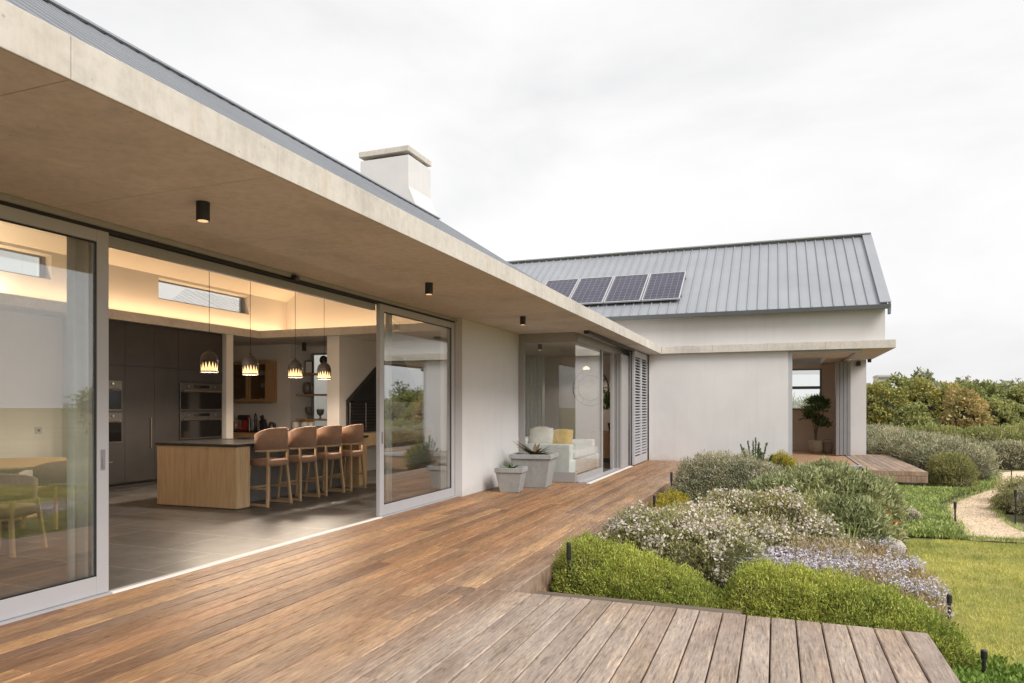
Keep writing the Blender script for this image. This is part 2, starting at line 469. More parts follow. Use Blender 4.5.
def wob(p, f, seed=0):
    a = rngc[seed % 50]
    x, y, z = (p * f).T
    return (np.sin(x + a[0] + 1.7 * np.sin(y * .8 + a[3])) + np.sin(1.3 * y + a[1] + 1.3 * np.sin(z * 1.1 + a[4])) + np.sin(1.6 * z + a[2] + 1.1 * np.sin(x * 1.2 + a[5]))) / 3
rngc = np.random.default_rng(5).uniform(0, 6.28, (50, 6))

def surf(ells, n, amp=.12, freq=5, seed=0, zmin=-9, shell=(.86, 1.04), low=-.25, sq=2.0, pit=.05):
    """points and normals spread through the outer shell of a union of ellipsoids"""
    E = np.array(ells, float)
    area = E[:, 3] * E[:, 4] + E[:, 4] * E[:, 5] + E[:, 3] * E[:, 5]
    idx = rng.choice(len(E), size=int(n * 1.9), p=area / area.sum())
    d = rng.normal(size=(len(idx), 3)); d /= np.linalg.norm(d, axis=1)[:, None]
    flip = (d[:, 2] < low); d[flip, 2] *= -1
    if sq > 2: d = d / ((np.abs(d) ** sq).sum(1) ** (1 / sq))[:, None]
    c = E[idx, :3]; r = E[idx, 3:]
    p0 = c + d * r
    k = 1 + amp * wob(p0, freq, seed) + amp * .5 * wob(p0, freq * 2.7, seed + 1)
    k = k + pit * wob(p0, 19, seed + 2) + pit * .6 * wob(p0, 41, seed + 5)
    s = rng.uniform(shell[0], shell[1], len(idx))
    p = c + d * r * (k * s)[:, None]
    nrm = (np.sign(d) * np.abs(d) ** (sq - 1)) / r; nrm /= np.linalg.norm(nrm, axis=1)[:, None]
    keep = p[:, 2] > zmin
    for j in range(len(E)):
        q = (p - E[j, :3]) / E[j, 3:]
        keep &= ~(((np.abs(q) ** sq).sum(1) < .80 ** sq) & (idx != j))
    p = p[keep][:n]; nrm = nrm[keep][:n]
    return p, nrm

def leafmesh(p, nrm, ln, wd, jit=.7, up=.4, lenvar=.4, fold=.0):
    """one pointed four-sided leaf per point"""
    n = len(p)
    ax = nrm + rng.normal(size=(n, 3)) * jit; ax[:, 2] += up
    ax /= np.linalg.norm(ax, axis=1)[:, None]
    t = np.cross(ax, rng.normal(size=(n, 3))); t /= np.linalg.norm(t, axis=1)[:, None]
    nn = np.cross(ax, t)
    l = ln * rng.uniform(1 - lenvar, 1 + lenvar, n)[:, None]; w = wd * rng.uniform(.7, 1.3, n)[:, None]
    a = p - ax * l * .5; b = p + t * w * .5 + ax * l * .05; c = p + ax * l * .5 - nn * l * .12; d = p - t * w * .5 + ax * l * .05
    return np.stack([a, b, c, d], 1).reshape(-1, 3)

def quads_obj(name, v, m, parent=None):
    if parent is not None: v = v - wloc(parent)
    n = len(v) // 4
    me = bpy.data.meshes.new(name)
    me.vertices.add(len(v)); me.vertices.foreach_set('co', v.astype(np.float32).ravel())
    me.loops.add(4 * n); me.loops.foreach_set('vertex_index', np.arange(4 * n, dtype=np.int32))
    me.polygons.add(n); me.polygons.foreach_set('loop_start', np.arange(0, 4 * n, 4, dtype=np.int32))
    me.update(calc_edges=True); me.validate()
    return link(name, me, m, parent)

def core(ells, parent, k=.80, amp=.1, freq=5, m=None, name='shade_core', seed=0, sq=2.0):  # solid dark blobs inside the foliage, painting its inner shade
    b = MB()
    for e in ells:
        c = np.array(e[:3]); r = np.array(e[3:]) * k
        vs = []; fs = []; nu, nv = 18, 10
        for i in range(nv + 1):
            th = math.pi * i / nv
            for j in range(nu):
                ph = 2 * math.pi * j / nu
                vs.append((math.sin(th) * math.cos(ph), math.sin(th) * math.sin(ph), math.cos(th)))
        d = np.array(vs)
        if sq > 2: d = d / ((np.abs(d) ** sq).sum(1) ** (1 / sq))[:, None]
        p0 = c + d * np.array(e[3:])
        p = c + d * r * (1 + amp * wob(p0, freq, seed))[:, None]
        for i in range(nv):
            for j in range(nu):
                fs.append((i * nu + j, (i + 1) * nu + j, (i + 1) * nu + (j + 1) % nu, i * nu + (j + 1) % nu))
        b.add(p, fs)
    return b.build(name, m or M['coreshade'], parent, smooth=True)

def shrub(name, label, cat, ells, lm, n, ln, wd, group=None, amp=.12, freq=5, seed=0, jit=.7, up=.4, shell=(.82, 1.06), corek=.8, zmin=-.52, flowers=None, sq=2.0, pit=.05):
    c = np.array(ells)[:, :2].mean(0)
    t = thing(name, label, cat, (c[0], c[1], -.5), group)
    p, nr = surf(ells, n, amp, freq, seed, zmin, shell, sq=sq, pit=pit)
    # leaves plus stray shoots that break the outline
    p2, nr2 = surf(ells, max(60, n // 22), amp, freq, seed, zmin, (1.02, 1.13), sq=sq, pit=pit)
    quads_obj('foliage', np.concatenate([leafmesh(p, nr, ln, wd, jit, up), leafmesh(p2, nr2, ln * 2.0, wd * .9, .5, up + .5)]), lm, t)
    if corek: core(ells, t, corek, amp, freq, seed=seed, sq=sq)
    if flowers:
        fm, fn, fs, fz = flowers
        p, nr = surf(ells, fn * 3, amp, freq, seed, zmin, (.98, 1.08), sq=sq, pit=pit)
        cl = wob(p, 9, seed + 3) + wob(p, 21, seed + 4)
        s = np.argsort(-(nr[:, 2] * fz + cl * .7 + rng.uniform(0, 1.0, len(p))))[:fn]
        p, nr = p[s], nr[s]
        v = []
        for k in range(2):
            q = p + rng.normal(size=p.shape) * fs * .6
            tt = np.cross(nr + rng.normal(size=nr.shape) * .6, rng.normal(size=nr.shape)); tt /= np.linalg.norm(tt, axis=1)[:, None]
            v.append(leafmesh(q, tt, fs, fs * .8, .2, 0))
        quads_obj('flowers', np.concatenate(v), fm, t)
    return t

def tree(name, label, x, y, crowns, lm, n, ln, wd, group, trunk_h, z0=-.5, cat='tree', gaps=(.40, 1.10), seed=0, corek=.6):
    t = thing(name, label, cat, (x, y, z0), group)
    b = MB()
    top = max(crowns, key=lambda e: e[2])
    b.tube([(x, y, z0 - .1), (x + .08, y, z0 + trunk_h * .5), (x + .03, y + .05, z0 + trunk_h)], [.16, .12, .09], 8)
    for e in crowns:
        b.tube([(x + .03, y + .05, z0 + trunk_h * .85), ((x + e[0]) / 2, (y + e[1]) / 2, (z0 + trunk_h + e[2]) / 2 + .1), (e[0], e[1], e[2] + e[5] * .5)], [.07, .05, .02], 6)
    b.build('trunk', M['bark'], t, smooth=True)
    p, nr = surf(crowns, n, .28, 2.2, seed, z0, gaps, low=-.7)
    # open gaps between leaf clumps
    keep = wob(p, 4.5, seed + 7) + .6 * wob(p, 9, seed + 8) > -.30
    quads_obj('crown', leafmesh(p[keep], nr[keep], ln, wd, .9, .25), lm, t)
    if corek: core(crowns, t, corek, .25, 2.2, seed=seed)
    return t

# ================================================================== SETTING
# world: overcast sky
W = bpy.data.worlds.new('World'); S.world = W; W.use_nodes = True
nt = W.node_tree; bg = nt.nodes['Background']
sky = N(nt, 'ShaderNodeTexSky'); sky.sky_type = 'NISHITA'; sky.sun_disc = False
SUN_EL, SUN_AZ = R(40), R(122)
sky.sun_elevation = SUN_EL; sky.sun_rotation = SUN_AZ
sky.air_density = 1.0; sky.dust_density = 4.0; sky.ozone_density = 1.0
hs = N(nt, 'ShaderNodeHueSaturation'); hs.inputs['Saturation'].default_value = .12
nt.links.new(sky.outputs[0], hs.inputs['Color'])
cn = noise(nt, coords(nt, (1, 1, 2.6), kind='Generated'), 1.9, 6, .55, .3)
cl = ramp(nt, cn, [(.3, (6.7, 6.72, 6.82)), (.5, (7.9, 7.87, 7.87)), (.7, (8.7, 8.66, 8.66))])
mx = mix(nt, hs.outputs['Color'], cl, .82)
nt.links.new(mx, bg.inputs['Color']); bg.inputs['Strength'].default_value = .069

sl = bpy.data.lights.new('sun', 'SUN'); sl.energy = 1.5; sl.angle = R(28); sl.color = (1, .965, .92)
so = bpy.data.objects.new('sun', sl); C.objects.link(so)
# direction to the sun: sky sun_rotation measured from +Y clockwise
d = np.array((math.sin(SUN_AZ) * math.cos(SUN_EL), math.cos(SUN_AZ) * math.cos(SUN_EL), math.sin(SUN_EL)))
from mathutils import Vector
so.rotation_euler = Vector(tuple(d)).to_track_quat('Z', 'Y').to_euler(); so.location = (4, -4, 20)

# ground
g = MB(); g.add([(-1500, -1500, -.52), (1500, -1500, -.52), (1500, 1500, -.52), (-1500, 1500, -.52)], [(0, 1, 2, 3)])
struct(g.build('ground', M['ground']))
lw = MB(); lw.add([(.9, -6, -.505), (30, -6, -.505), (30, 12.22, -.505), (1.2, 12.22, -.505)], [(0, 1, 2, 3)])
struct(lw.build('lawn', M['lawn']))
bed = MB(); bed.add([(-2.2, 5.3, -.47), (1.2, 5.3, -.47), (1.5, 9, -.49), (1.8, 11.9, -.49), (2.0, 12.2, -.49), (2.7, 12.25, -.49), (3.2, 16, -.49), (4.9, 20, -.49), (5.9, 24, -.49), (5.9, 30, -.49), (3, 30, -.49), (2.9, 19.6, -.49), (-2.2, 19.6, -.47)], [tuple(range(13))])
struct(bed.build('garden_soil', M['soil']))
pl = [(2.72, 12.15), (2.80, 12.9), (2.89, 13.72), (3.0, 15), (3.22, 16.2), (3.95, 17.9), (4.98, 20.05), (5.6, 22.2), (5.97, 23.7), (6.25, 24.9), (6.9, 25.6), (8.5, 25.8), (12, 25.6)]
pr = [(3.95, 12.25), (3.72, 12.8), (3.66, 13.6), (3.67, 14.1), (3.93, 15.7), (4.48, 17.4), (5.67, 20.3), (6.05, 21.5), (6.37, 22.7), (6.9, 23.2), (7.6, 23.4), (8.8, 23.4), (12, 23.2)]
pm = MB()
pm.add([(x, y, -.486) for x, y in pl] + [(x, y, -.486) for x, y in pr], [(i, i + 13, i + 14, i + 1) for i in range(12)])
struct(pm.build('path', M['path']))

# decks ------------------------------------------------------------
def board(b, x0, x1, y0, y1, z0=-.03, z1=0, c=.006):
    vs = []
    for y in (y0, y1):
        vs += [(x0, y, z0), (x1, y, z0), (x1, y, z1 - c), (x1 - c, y, z1), (x0 + c, y, z1), (x0, y, z1 - c)]
    b.add(vs, [tuple(range(6)), tuple(range(6, 12))[::-1]] + [(i, i + 6, (i + 1) % 6 + 6, (i + 1) % 6) for i in range(6)])
dk = MB(); pitch = 3.05 / 19
for i in range(19):
    x0 = -5.05 + i * pitch; y = -3.5 - random.uniform(0, 2)
    yend = 19.72
    if x0 < -3.75: yend = 13.33
    cuts = []
    while y < yend:
        y2 = y + random.choice((3.6, 4.2, 4.8, 5.4))
        if x0 > -2.9 and y < 5.3 < y2: y2 = 5.3
        y2 = min(y2, yend)
        if y2 - y > .05:
            h = random.uniform(-.0015, .0015)
            board(dk, x0 + .004, x0 + pitch - .004, y + .002, y2 - .002, -.03, h)
        y = y2
pit2 = 2.95 / 18
for i in range(18):
    x0 = -2.0 + i * pit2; y = -3.5
    while y < 5.3:
        y2 = min(5.3, y + random.choice((5.2, 6.0, 4.4)))
        if 5.3 - y2 < .8: y2 = 5.3
        board(dk, x0 + .0042, x0 + pit2 - .0042, y + .002, y2 - .002, -.03, random.uniform(-.0015, .0015)); y = y2
# rim boards and joists
dk.box(-2.03, -2.004, 5.325, 19.7, -.17, -.032); dk.box(-2.05, -2.015, 5.33, 19.7, -.5, -.18)
dk.box(-2.0, .93, 5.26, 5.295, -.2, -.032); dk.box(.915, .945, -3.5, 5.25, -.2, -.032)
struct(dk.build('deck', M['deck']))
struct(MB().box(-1.93, -.25, 5.60, 5.74, -.5, -.095).build('timber_edging', mat('shadow_dark_timber', (.15, .115, .085), .8, .3, 6, .3, stretch=(1, 8, 8))))  # plank colour darkened for the shadow it lies in
ud = MB(); ud.box(-5.0, -2.08, -3.5, 13.3, -.5, -.09); ud.box(-3.72, -2.08, 13.3, 19.7, -.5, -.09); ud.box(-2.08, .8, -3.5, 5.2, -.5, -.09)
struct(ud.build('deck_underframe', M['soil']))
wd_ = MB(); pw = 1.28 / 8
for i in range(8): board(wd_, 2.0 + i * pw + .003, 2.0 + (i + 1) * pw - .003, 18.5, 24.6)
wd_.box(2.0, 3.27, 18.47, 18.498, -.10, -.004); wd_.box(2.0, 3.275, 18.475, 18.502, -.26, -.106)
wd_.box(3.272, 3.3, 18.5, 24.6, -.26, -.004); wd_.box(3.20, 3.26, 18.53, 18.59, -.5, -.03); wd_.box(3.18, 3.26, 21.5, 21.6, -.5, -.03)
struct(wd_.build('side_deck', M['deck']))

# ================================================================== HOUSE
H = thing('house', 'long single storey white house with concrete eaves, grey metal roofs and sliding glass doors', 'house', (-8, 8, 0))

# floors
MB().box(-14.2, -5.06, -3, 17.2, -.5, 0).box(-8.9, -3.74, 17.2, 19.7, -.5, 0).box(-5.06, -3.74, 13.35, 17.2, -.5, 0).build('tiled_floor', M['tile'], H)
MB().box(-8.9, 2.0, 19.78, 27, -.5, 0).box(-8.9, 2.02, 19.74, 19.78, -.5, -.01).build('timber_floor', M['timberfloor'], H)
MB().box(-5.06, -4.98, 1.7, 10.57, -.04, .012).build('door_track', M['alu'], H)
MB().box(-5.005, -4.975, 4.1, 8.2, -.03, .016).build('threshold', M['white'], H)

# concrete roof slab with its pale outer edge
sb = MB()
ys = [-4, 2.24, 3.64, 5.0, 6.36, 7.72, 9.08, 10.44, 11.8, 13.16, 14.52, 15.88, 17.24, 18.6, 19.6]
for a, b_ in zip(ys, ys[1:]):   # cast bays with open joints
    sb.box(-5.28, -2.996, a + .003, b_ - .003, 2.98, 3.176)
sb.box(-5.2, -3.01, -4, 19.59, 2.992, 3.17)
sb.box(-8.9, -5.285, 14.55, 19.6, 2.98, 3.176)
sb.box(-8.9, 2.0, 19.605, 22.4, 2.98, 3.176); sb.box(-8.9, 2.0, 26.4, 27, 2.98, 3.176); sb.box(1.45, 2.0, 22.41, 26.39, 2.98, 3.176); sb.box(2.0, 2.78, 19.605, 24.2, 2.98, 3.176)  # slab left open over the far room below the added roof glazing
sb.build('roof_slab', M['soffit'], H)
fa = MB()
for a, b_ in zip(ys, ys[1:]): fa.box(-2.993, -2.975, a + .0015, b_ - .0015, 2.978, 3.18)
xs = [-2.97, -1.6, -.2, 1.2, 2.785]
for a, b_ in zip(xs, xs[1:]): fa.box(a + .002, b_ - .002, 19.583, 19.602, 2.978, 3.18)
fa.box(2.782, 2.80, 19.60, 24.2, 2.978, 3.18)
fa.build('slab_edge', M['fascia'], H, bevel=.004)
MB().box(-5.3, -2.99, -4, 19.58, 3.178, 3.186).box(-2.99, 2.79, 19.6, 19.75, 3.178, 3.186).build('slab_top', M['fascia'], H)

# outer walls
wl = MB()
wl.box(-5.30, -4.9, 10.6, 13.33, 0, 2.978)
wl.box(-5.30, -4.95, -3, -2.6, 0, 2.978)
wl.box(-5.36, -5.2, -3, 14.4, 3.19, 3.95)
wl.box(-3.34, .31, 19.75, 20.0, 0, 2.978)
wl.box(-9, 2.58, 19.752, 19.95, 3.188, 4.0)
wl.box(2.2, 2.64, 24.2, 26.9, -.5, 2.978)
wl.box(2.38, 2.58, 19.95, 27.0, 3.188, 4.0)
wl.prism([(2.38, 19.8, 4.0), (2.38, 27.0, 4.0), (2.38, 23.4, 6.42)], (.2, 0, 0))
wl.box(-9, 2.58, 26.9, 27.1, 3.188, 4.0)
wl.each('wall', M['plaster'], H)
ge = MB()   # gable end of the kitchen roof and the far outer walls
ge.prism([(-11.9, 16.95, 3.19), (-3.8, 16.95, 3.19), (-3.8, 16.95, 3.25), (-8.76, 16.95, 6.45), (-11.9, 16.95, 4.45)], (0, .2, 0))
ge.box(-14.2, -14.0, -3, 17.2, -.5, 3.07); ge.box(-14.2, -11.2, -3.2, -3.0, -.5, 3.2); ge.box(-5.7, -5.3, -3.2, -3.0, -.5, 3.2); ge.box(-11.2, -5.7, -3.2, -3.0, 2.7, 3.2)
ge.prism([(-11.9, -3.2, 3.2), (-3.8, -3.2, 3.2), (-3.8, -3.2, 3.25), (-8.76, -3.2, 6.45), (-11.9, -3.2, 4.45)], (0, .2, 0))
ge.box(-9.1, -8.9, 17.2, 27, 0, 2.978); ge.box(-8.9, -1.0, 26.9, 27.1, -.5, .12)
ge.each('wall', M['plaster'], H)

# interior walls of the kitchen and lounge
iw = MB()
def wall_x(b, x0, x1, y0, y1, z0, z1, holes):
    y = y0
    for a, c, za, zb in holes:
        b.box(x0, x1, y, a, z0, z1); b.box(x0, x1, a, c, z0, za); b.box(x0, x1, a, c, zb, z1); y = c
    b.box(x0, x1, y, y1, z0, z1)
iw0 = MB(); wall_x(iw0, -11.8, -11.5, -3, 16.95, 3.24, 4.36, [(5.3, 8.3, 3.66, 4.08), (10.5, 13.06, 3.66, 4.08)])
iw0.build('inner_wall', M['inner'], H)
iw.box(-11.9, -11.75, -3, 8.8, 0, 3.07)
iw.box(-11.8, -11.05, 8.68, 8.80, 0, 3.07)
iw.box(-11.9, -11.06, 11.86, 12.06, 0, 3.07)       # column beside the cabinets
iw.box(-13.5, -13.3, 12.0, 14.3, 0, 3.07); iw.box(-13.5, -11.9, 11.9, 12.0, 0, 3.07)
iw.box(-13.3, -11.32, 14.3, 14.5, 0, 3.07)
iw.box(-11.52, -11.32, 14.5, 15.2, 0, 3.07)
iw.box(-11.32, -9.3, 15.1, 15.3, 0, .95); iw.box(-11.32, -9.3, 15.1, 15.3, 2.90, 3.07); iw.box(-9.75, -9.3, 15.1, 15.3, .95, 2.90)
iw.box(-9.3, -8.98, 13.0, 16.94, 0, 3.07)
iw.prism([(-11.5, 14.4, 3.24), (-5.37, 14.4, 3.24), (-5.37, 14.4, 3.72), (-8.76, 14.4, 5.93), (-11.5, 14.4, 4.15)], (0, .2, 0))
iw.box(-8.9, -3.4, 19.66, 19.74, 0, 2.978)
iw.box(-8.98, -8.88, 14.6, 19.66, 0, 2.978)
iw.each('inner_wall', M['inner'], H)
MB().box(-8.98, -8.9, 19.78, 26.9, 0, 2.97).box(-8.9, .3, 20.0, 20.05, 0, 2.97).box(1.98, 2.18, 24.2, 26.9, 0, 2.97).each('inner_wall', M['inner'], H)
wb = MB()   # back wall of the far room with its window hole
wb.box(-.8, -.6, 26.2, 26.4, 0, 2.97); wb.box(1.48, 1.98, 26.2, 26.4, 0, 2.97); wb.box(-.6, 1.48, 26.2, 26.4, 0, 1.4); wb.box(-.6, 1.48, 26.2, 26.4, 2.82, 2.97)
wb.build('inner_wall', mat('tan_paint', (.72, .58, .46), .8, .04, 1), H)
fw = MB(); fw.box(-.55, 1.42, 26.175, 26.225, 2.12, 2.22); fw.box(-.6, -.55, 26.17, 26.23, 1.4, 2.82); fw.box(1.42, 1.48, 26.17, 26.23, 1.4, 2.82); fw.box(-.55, 1.42, 26.17, 26.23, 2.77, 2.82); fw.box(-.55, 1.42, 26.17, 26.23, 1.4, 1.45)
MB().box(-8.85, -.85, 26.99, 27.01, .12, 2.97).build('glass_pane', M['glass'], H)  # unseen glazed back, opened up to bring light into the far room
wf = fw.build('window', M['aludark'], H)
MB().box(-8.85, 1.97, 19.96, 22.39, 2.955, 2.975).build('ceiling', M['inner'], H)
MB().box(-.55, 1.42, 26.19, 26.205, 1.45, 2.77).build('glass_pane', M['glass'], wf)
# cornice shelf that hides the cove light
bh = MB(); bh.box(-14.0, -11.03, -3, 14.5, 3.07, 3.24); bh.box(-11.03, -5.30, 12.85, 14.54, 3.07, 3.24)
bh.build('cove_shelf', M['band'], H)
MB().box(-14.0, -9.35, 14.5, 15.3, 3.07, 3.2).build('ceiling', M['inner'], H)
# sloping ceiling
cg = MB()
cg.prism([(-11.62, .95, 4.055), (-8.76, .95, 5.91), (-8.76, .95, 6.0), (-11.62, .95, 4.145)], (0, 16, 0))
cg.prism([(-8.76, .95, 5.91), (-5.2, .95, 3.59), (-5.2, .95, 3.68), (-8.76, .95, 6.0)], (0, 16, 0))
cg.build('ceiling', M['cream'], H)

# clerestory windows
for a, c in ((5.3, 8.3), (10.5, 13.06)):
    f = MB(); x0, x1 = -11.72, -11.64
    f.box(x0, x1, a, c, 3.66, 3.70); f.box(x0, x1, a, c, 4.04, 4.08); f.box(x0, x1, a, a + .05, 3.70, 4.04); f.box(x0, x1, c - .05, c, 3.70, 4.04)
    w = f.build('window', M['aludark'], H)
    MB().box(-11.69, -11.675, a + .05, c - .05, 3.70, 4.04).build('glass_pane', M['glass'], w)
# recess window behind the shelves
f = MB(); f.box(-11.30, -9.75, 15.12, 15.18, .95, 1.0); f.box(-11.30, -9.75, 15.12, 15.18, 2.85, 2.90); f.box(-11.31, -11.26, 15.12, 15.18, 1.0, 2.85); f.box(-9.8, -9.75, 15.12, 15.18, 1.0, 2.85)
w = f.build('window', M['aludark'], H)
MB().box(-11.26, -9.8, 15.14, 15.155, 1.0, 2.85).build('glass_pane', M['glass'], w)

# pitched metal roofs
def roof_pair(x=None):
    pass
rf = MB()
rf.prism([(-3.6, 1.0, 3.30), (-8.76, 1.0, 6.66), (-8.76, 1.0, 6.58), (-3.6, 1.0, 3.22)], (0, 16.25, 0))
rf.prism([(-8.76, 1.0, 6.66), (-12.0, 1.0, 4.55), (-12.0, 1.0, 4.47), (-8.76, 1.0, 6.58)], (0, 16.25, 0))
y = 1.1
while y < 17.1:
    rf.bar((-3.6, y, 3.315), (-8.74, y, 6.67), .035, .05); y += .27
rf.bar((-8.76, -4.0, 6.69), (-8.76, 17.27, 6.69), .25, .03)
rf.bar((-3.58, 17.2, 3.335), (-8.76, 17.2, 6.695), .14, .035)
sk_ = MB()  # unseen glazed roof end, added to bring daylight into the kitchen
for yy in (-3.9, -2.7, -1.5, -.3, .9):
    sk_.bar((-3.7, yy, 3.30), (-8.76, yy, 6.6), .06, .1); sk_.bar((-8.76, yy, 6.6), (-11.9, yy, 4.55), .06, .1)
sky_l = sk_.build('added_rooflight', M['roofdark'], H)
MB().prism([(-3.7, -3.9, 3.37), (-8.76, -3.9, 6.67), (-8.76, -3.9, 6.655), (-3.7, -3.9, 3.355)], (0, 4.8, 0)).prism([(-8.77, -3.9, 6.67), (-11.9, -3.9, 4.62), (-11.9, -3.9, 4.605), (-8.77, -3.9, 6.655)], (0, 4.8, 0)).build('glass_pane', M['glass'], sky_l)
r1 = rf.build('roof', M['roof'], H); r1['label'] = 'grey ribbed metal roof over the kitchen'
MB().box(-3.72, -3.64, -4, 17.2, 3.18, 3.3).build('eave_board', M['roofdark'], H)
rg = MB()
rg.prism([(-14, 19.5, 4.05), (-14, 23.4, 6.66), (-14, 23.4, 6.58), (-14, 19.5, 3.97)], (16.6, 0, 0))
rg.prism([(-14, 23.4, 6.66), (-14, 27.3, 4.05), (-14, 27.3, 3.97), (-14, 23.4, 6.58)], (5.5, 0, 0))
rg.prism([(1.9, 23.4, 6.66), (1.9, 27.3, 4.05), (1.9, 27.3, 3.97), (1.9, 23.4, 6.58)], (.7, 0, 0))
nl = MB()  # unseen glazing on the back slope, added to brighten the far room
for x_ in (-8.45, -5.9, -3.3, -.7, 1.85): nl.bar((x_, 23.4, 6.58), (x_, 27.3, 3.97), .08, .1)
nl.each('added_rooflight_bar', M['roofdark'], H)
MB().prism([(-8.5, 23.4, 6.66), (-8.5, 27.3, 4.05), (-8.5, 27.3, 4.035), (-8.5, 23.4, 6.645)], (10.4, 0, 0)).build('added_rooflight', M['glass'], H)
x = -13.8
while x < 2.3:
    rg.prism([(x - .018, 19.5, 4.052), (x + .018, 19.5, 4.052), (x + .011, 19.5, 4.092), (x - .011, 19.5, 4.092)], (0, 3.86, 2.585))
    x += .262
rg.bar((-14, 23.4, 6.70), (2.66, 23.4, 6.70), .30, .035)
rg.bar((2.55, 19.46, 4.10), (2.55, 23.4, 6.735), .24, .03); rg.bar((2.55, 27.3, 4.10), (2.55, 23.4, 6.735), .24, .03)
rg.prism([(2.655, 19.46, 4.11), (2.655, 23.4, 6.745), (2.655, 23.4, 6.52), (2.655, 19.46, 3.885)], (.02, 0, 0))
rg.prism([(2.655, 27.34, 4.11), (2.655, 23.4, 6.745), (2.655, 23.4, 6.52), (2.655, 27.34, 3.885)], (.02, 0, 0))
r2 = rg.build('roof', M['roof'], H); r2['label'] = 'grey ribbed metal roof of the far wing with solar panels'
gt = MB(); gt.prism([(-14, 19.36, 4.05), (-14, 19.50, 4.05), (-14, 19.50, 3.94), (-14, 19.40, 3.94)], (16.66, 0, 0)); gt.box(2.60, 2.66, 19.38, 19.5, 3.80, 3.94)
gt.build('gutter', M['roofdark'], H, bevel=.008)
# chimney with a flared shoulder and a raised cap
ch = MB()
pf = [(-10.45, 5.2), (-8.35, 6.0), (-8.70, 6.62), (-8.98, 7.28), (-8.98, 8.11), (-10.45, 8.11)]
ch.prism([(x_, 16.1, z_) for x_, z_ in pf], (0, 1.25, 0))
chim = ch.build('chimney', M['plaster'], H, bevel=.012)
MB().box(-10.48, -8.97, 16.06, 17.38, 8.20, 8.345).build('chimney_cap', M['fascia'], chim, bevel=.01)
cs = MB()
for x_ in (-10.3, -9.2):
    for y_ in (16.25, 17.05): cs.box(x_ + .05, x_ + .15, y_ + .03, y_ + .15, 8.11, 8.20)
cs.box(-10.2, -9.25, 16.35, 17.1, 8.11, 8.18)
cs.each('spacer', M['roofdark'], chim)

# rear wing seen through the clerestory
rw = MB()
rw.prism([(-18, 16.5, 4.45), (-21.2, 20.6, 5.95), (-21.2, 30, 5.95), (-18, 30, 4.45)], (0, 0, .06))
yy = 20.7
while yy < 29: rw.bar((-18, yy, 4.53), (-21.2, yy, 6.03), .06, .05); yy += .4
yy = 16.9
while yy < 20.6:
    q_ = (yy - 16.5) / 4.1; rw.bar((-18, yy, 4.53), (-18 - 3.2 * q_, yy, 4.53 + 1.5 * q_), .06, .05); yy += .4
r3 = rw.build('roof', mat('pale_grey_steel', (.52, .54, .56), .45, .05, 1), H); r3['label'] = 'grey rear roof seen through the clerestory window'
MB().box(-21.2, -18.2, 16.8, 29.8, -.5, 4.4).build('wall', M['plaster'], H)

# big sliding doors on the kitchen front
def sliding_door(y0, y1, lab, lock_y, x=-5.05, z1=2.905, bot=.16):
    f = MB(); a, b_ = x - .03, x + .03
    f.box(a, b_, y0, y0 + .105, .015, z1); f.box(a, b_, y1 - .105, y1, .015, z1)
    f.box(a + .001, b_ - .001, y0 + .105, y1 - .105, .015, bot); f.box(a + .001, b_ - .001, y0 + .105, y1 - .105, z1 - .095, z1)
    o = f.build('sliding_door', M['alu'], H, bevel=.004); o['label'] = lab
    MB().box(x - .012, x + .012, y0 + .105, y1 - .105, bot, z1 - .095).build('glass_pane', M['glass'], o)
    if lock_y:
        MB().box(b_, b_ + .006, lock_y - .018, lock_y + .018, 1.0, 1.16).box(b_ + .006, b_ + .012, lock_y - .008, lock_y + .008, 1.02, 1.10).build('handle', M['aludark'], o)
    bd = MB(); g_ = .012
    bd.box(b_ - .014, b_ - .006, y0 + .105, y0 + .105 + g_, bot, z1 - .1); bd.box(b_ - .014, b_ - .006, y1 - .105 - g_, y1 - .105, bot, z1 - .1)
    bd.box(b_ - .014, b_ - .006, y0 + .105, y1 - .105, z1 - .1 - g_, z1 - .1); bd.box(b_ - .014, b_ - .006, y0 + .105, y1 - .105, bot, bot + g_)
    bd.build('glazing_seal', M['black'], o)
    return o
sliding_door(-.70, 1.715, 'outermost sliding door pane left of the dining chairs', None)
sliding_door(-2.58, -.705, 'fixed door pane at the far left end of the kitchen front', None)
sliding_door(1.72, 4.10, 'left sliding door pane in front of the dining chairs', 4.045)
sliding_door(8.21, 10.55, 'right sliding door pane beside the white wall', 8.265)
f = MB(); f.box(-11.2, -5.7, -3.13, -3.07, 2.62, 2.7); f.box(-11.2, -5.7, -3.13, -3.07, .0, .05)  # unseen end glazing, added to let daylight into the kitchen
for x_ in (-11.2, -9.4, -7.55, -5.78): f.box(x_, x_ + .08, -3.13, -3.07, .05, 2.62)
w = f.build('added_end_window', M['alu'], H); MB().box(-11.12, -5.78, -3.105, -3.095, .02, 2.7).build('glass_pane', M['glass'], w)
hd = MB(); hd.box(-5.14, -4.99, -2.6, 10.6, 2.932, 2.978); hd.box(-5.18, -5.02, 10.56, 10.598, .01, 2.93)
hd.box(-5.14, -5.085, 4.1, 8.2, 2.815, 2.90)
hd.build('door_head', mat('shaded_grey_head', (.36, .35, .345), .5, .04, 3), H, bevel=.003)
MB().box(-5.13, -5.02, -2.6, 10.56, 2.906, 2.932).build('head_gap', M['black'], H)

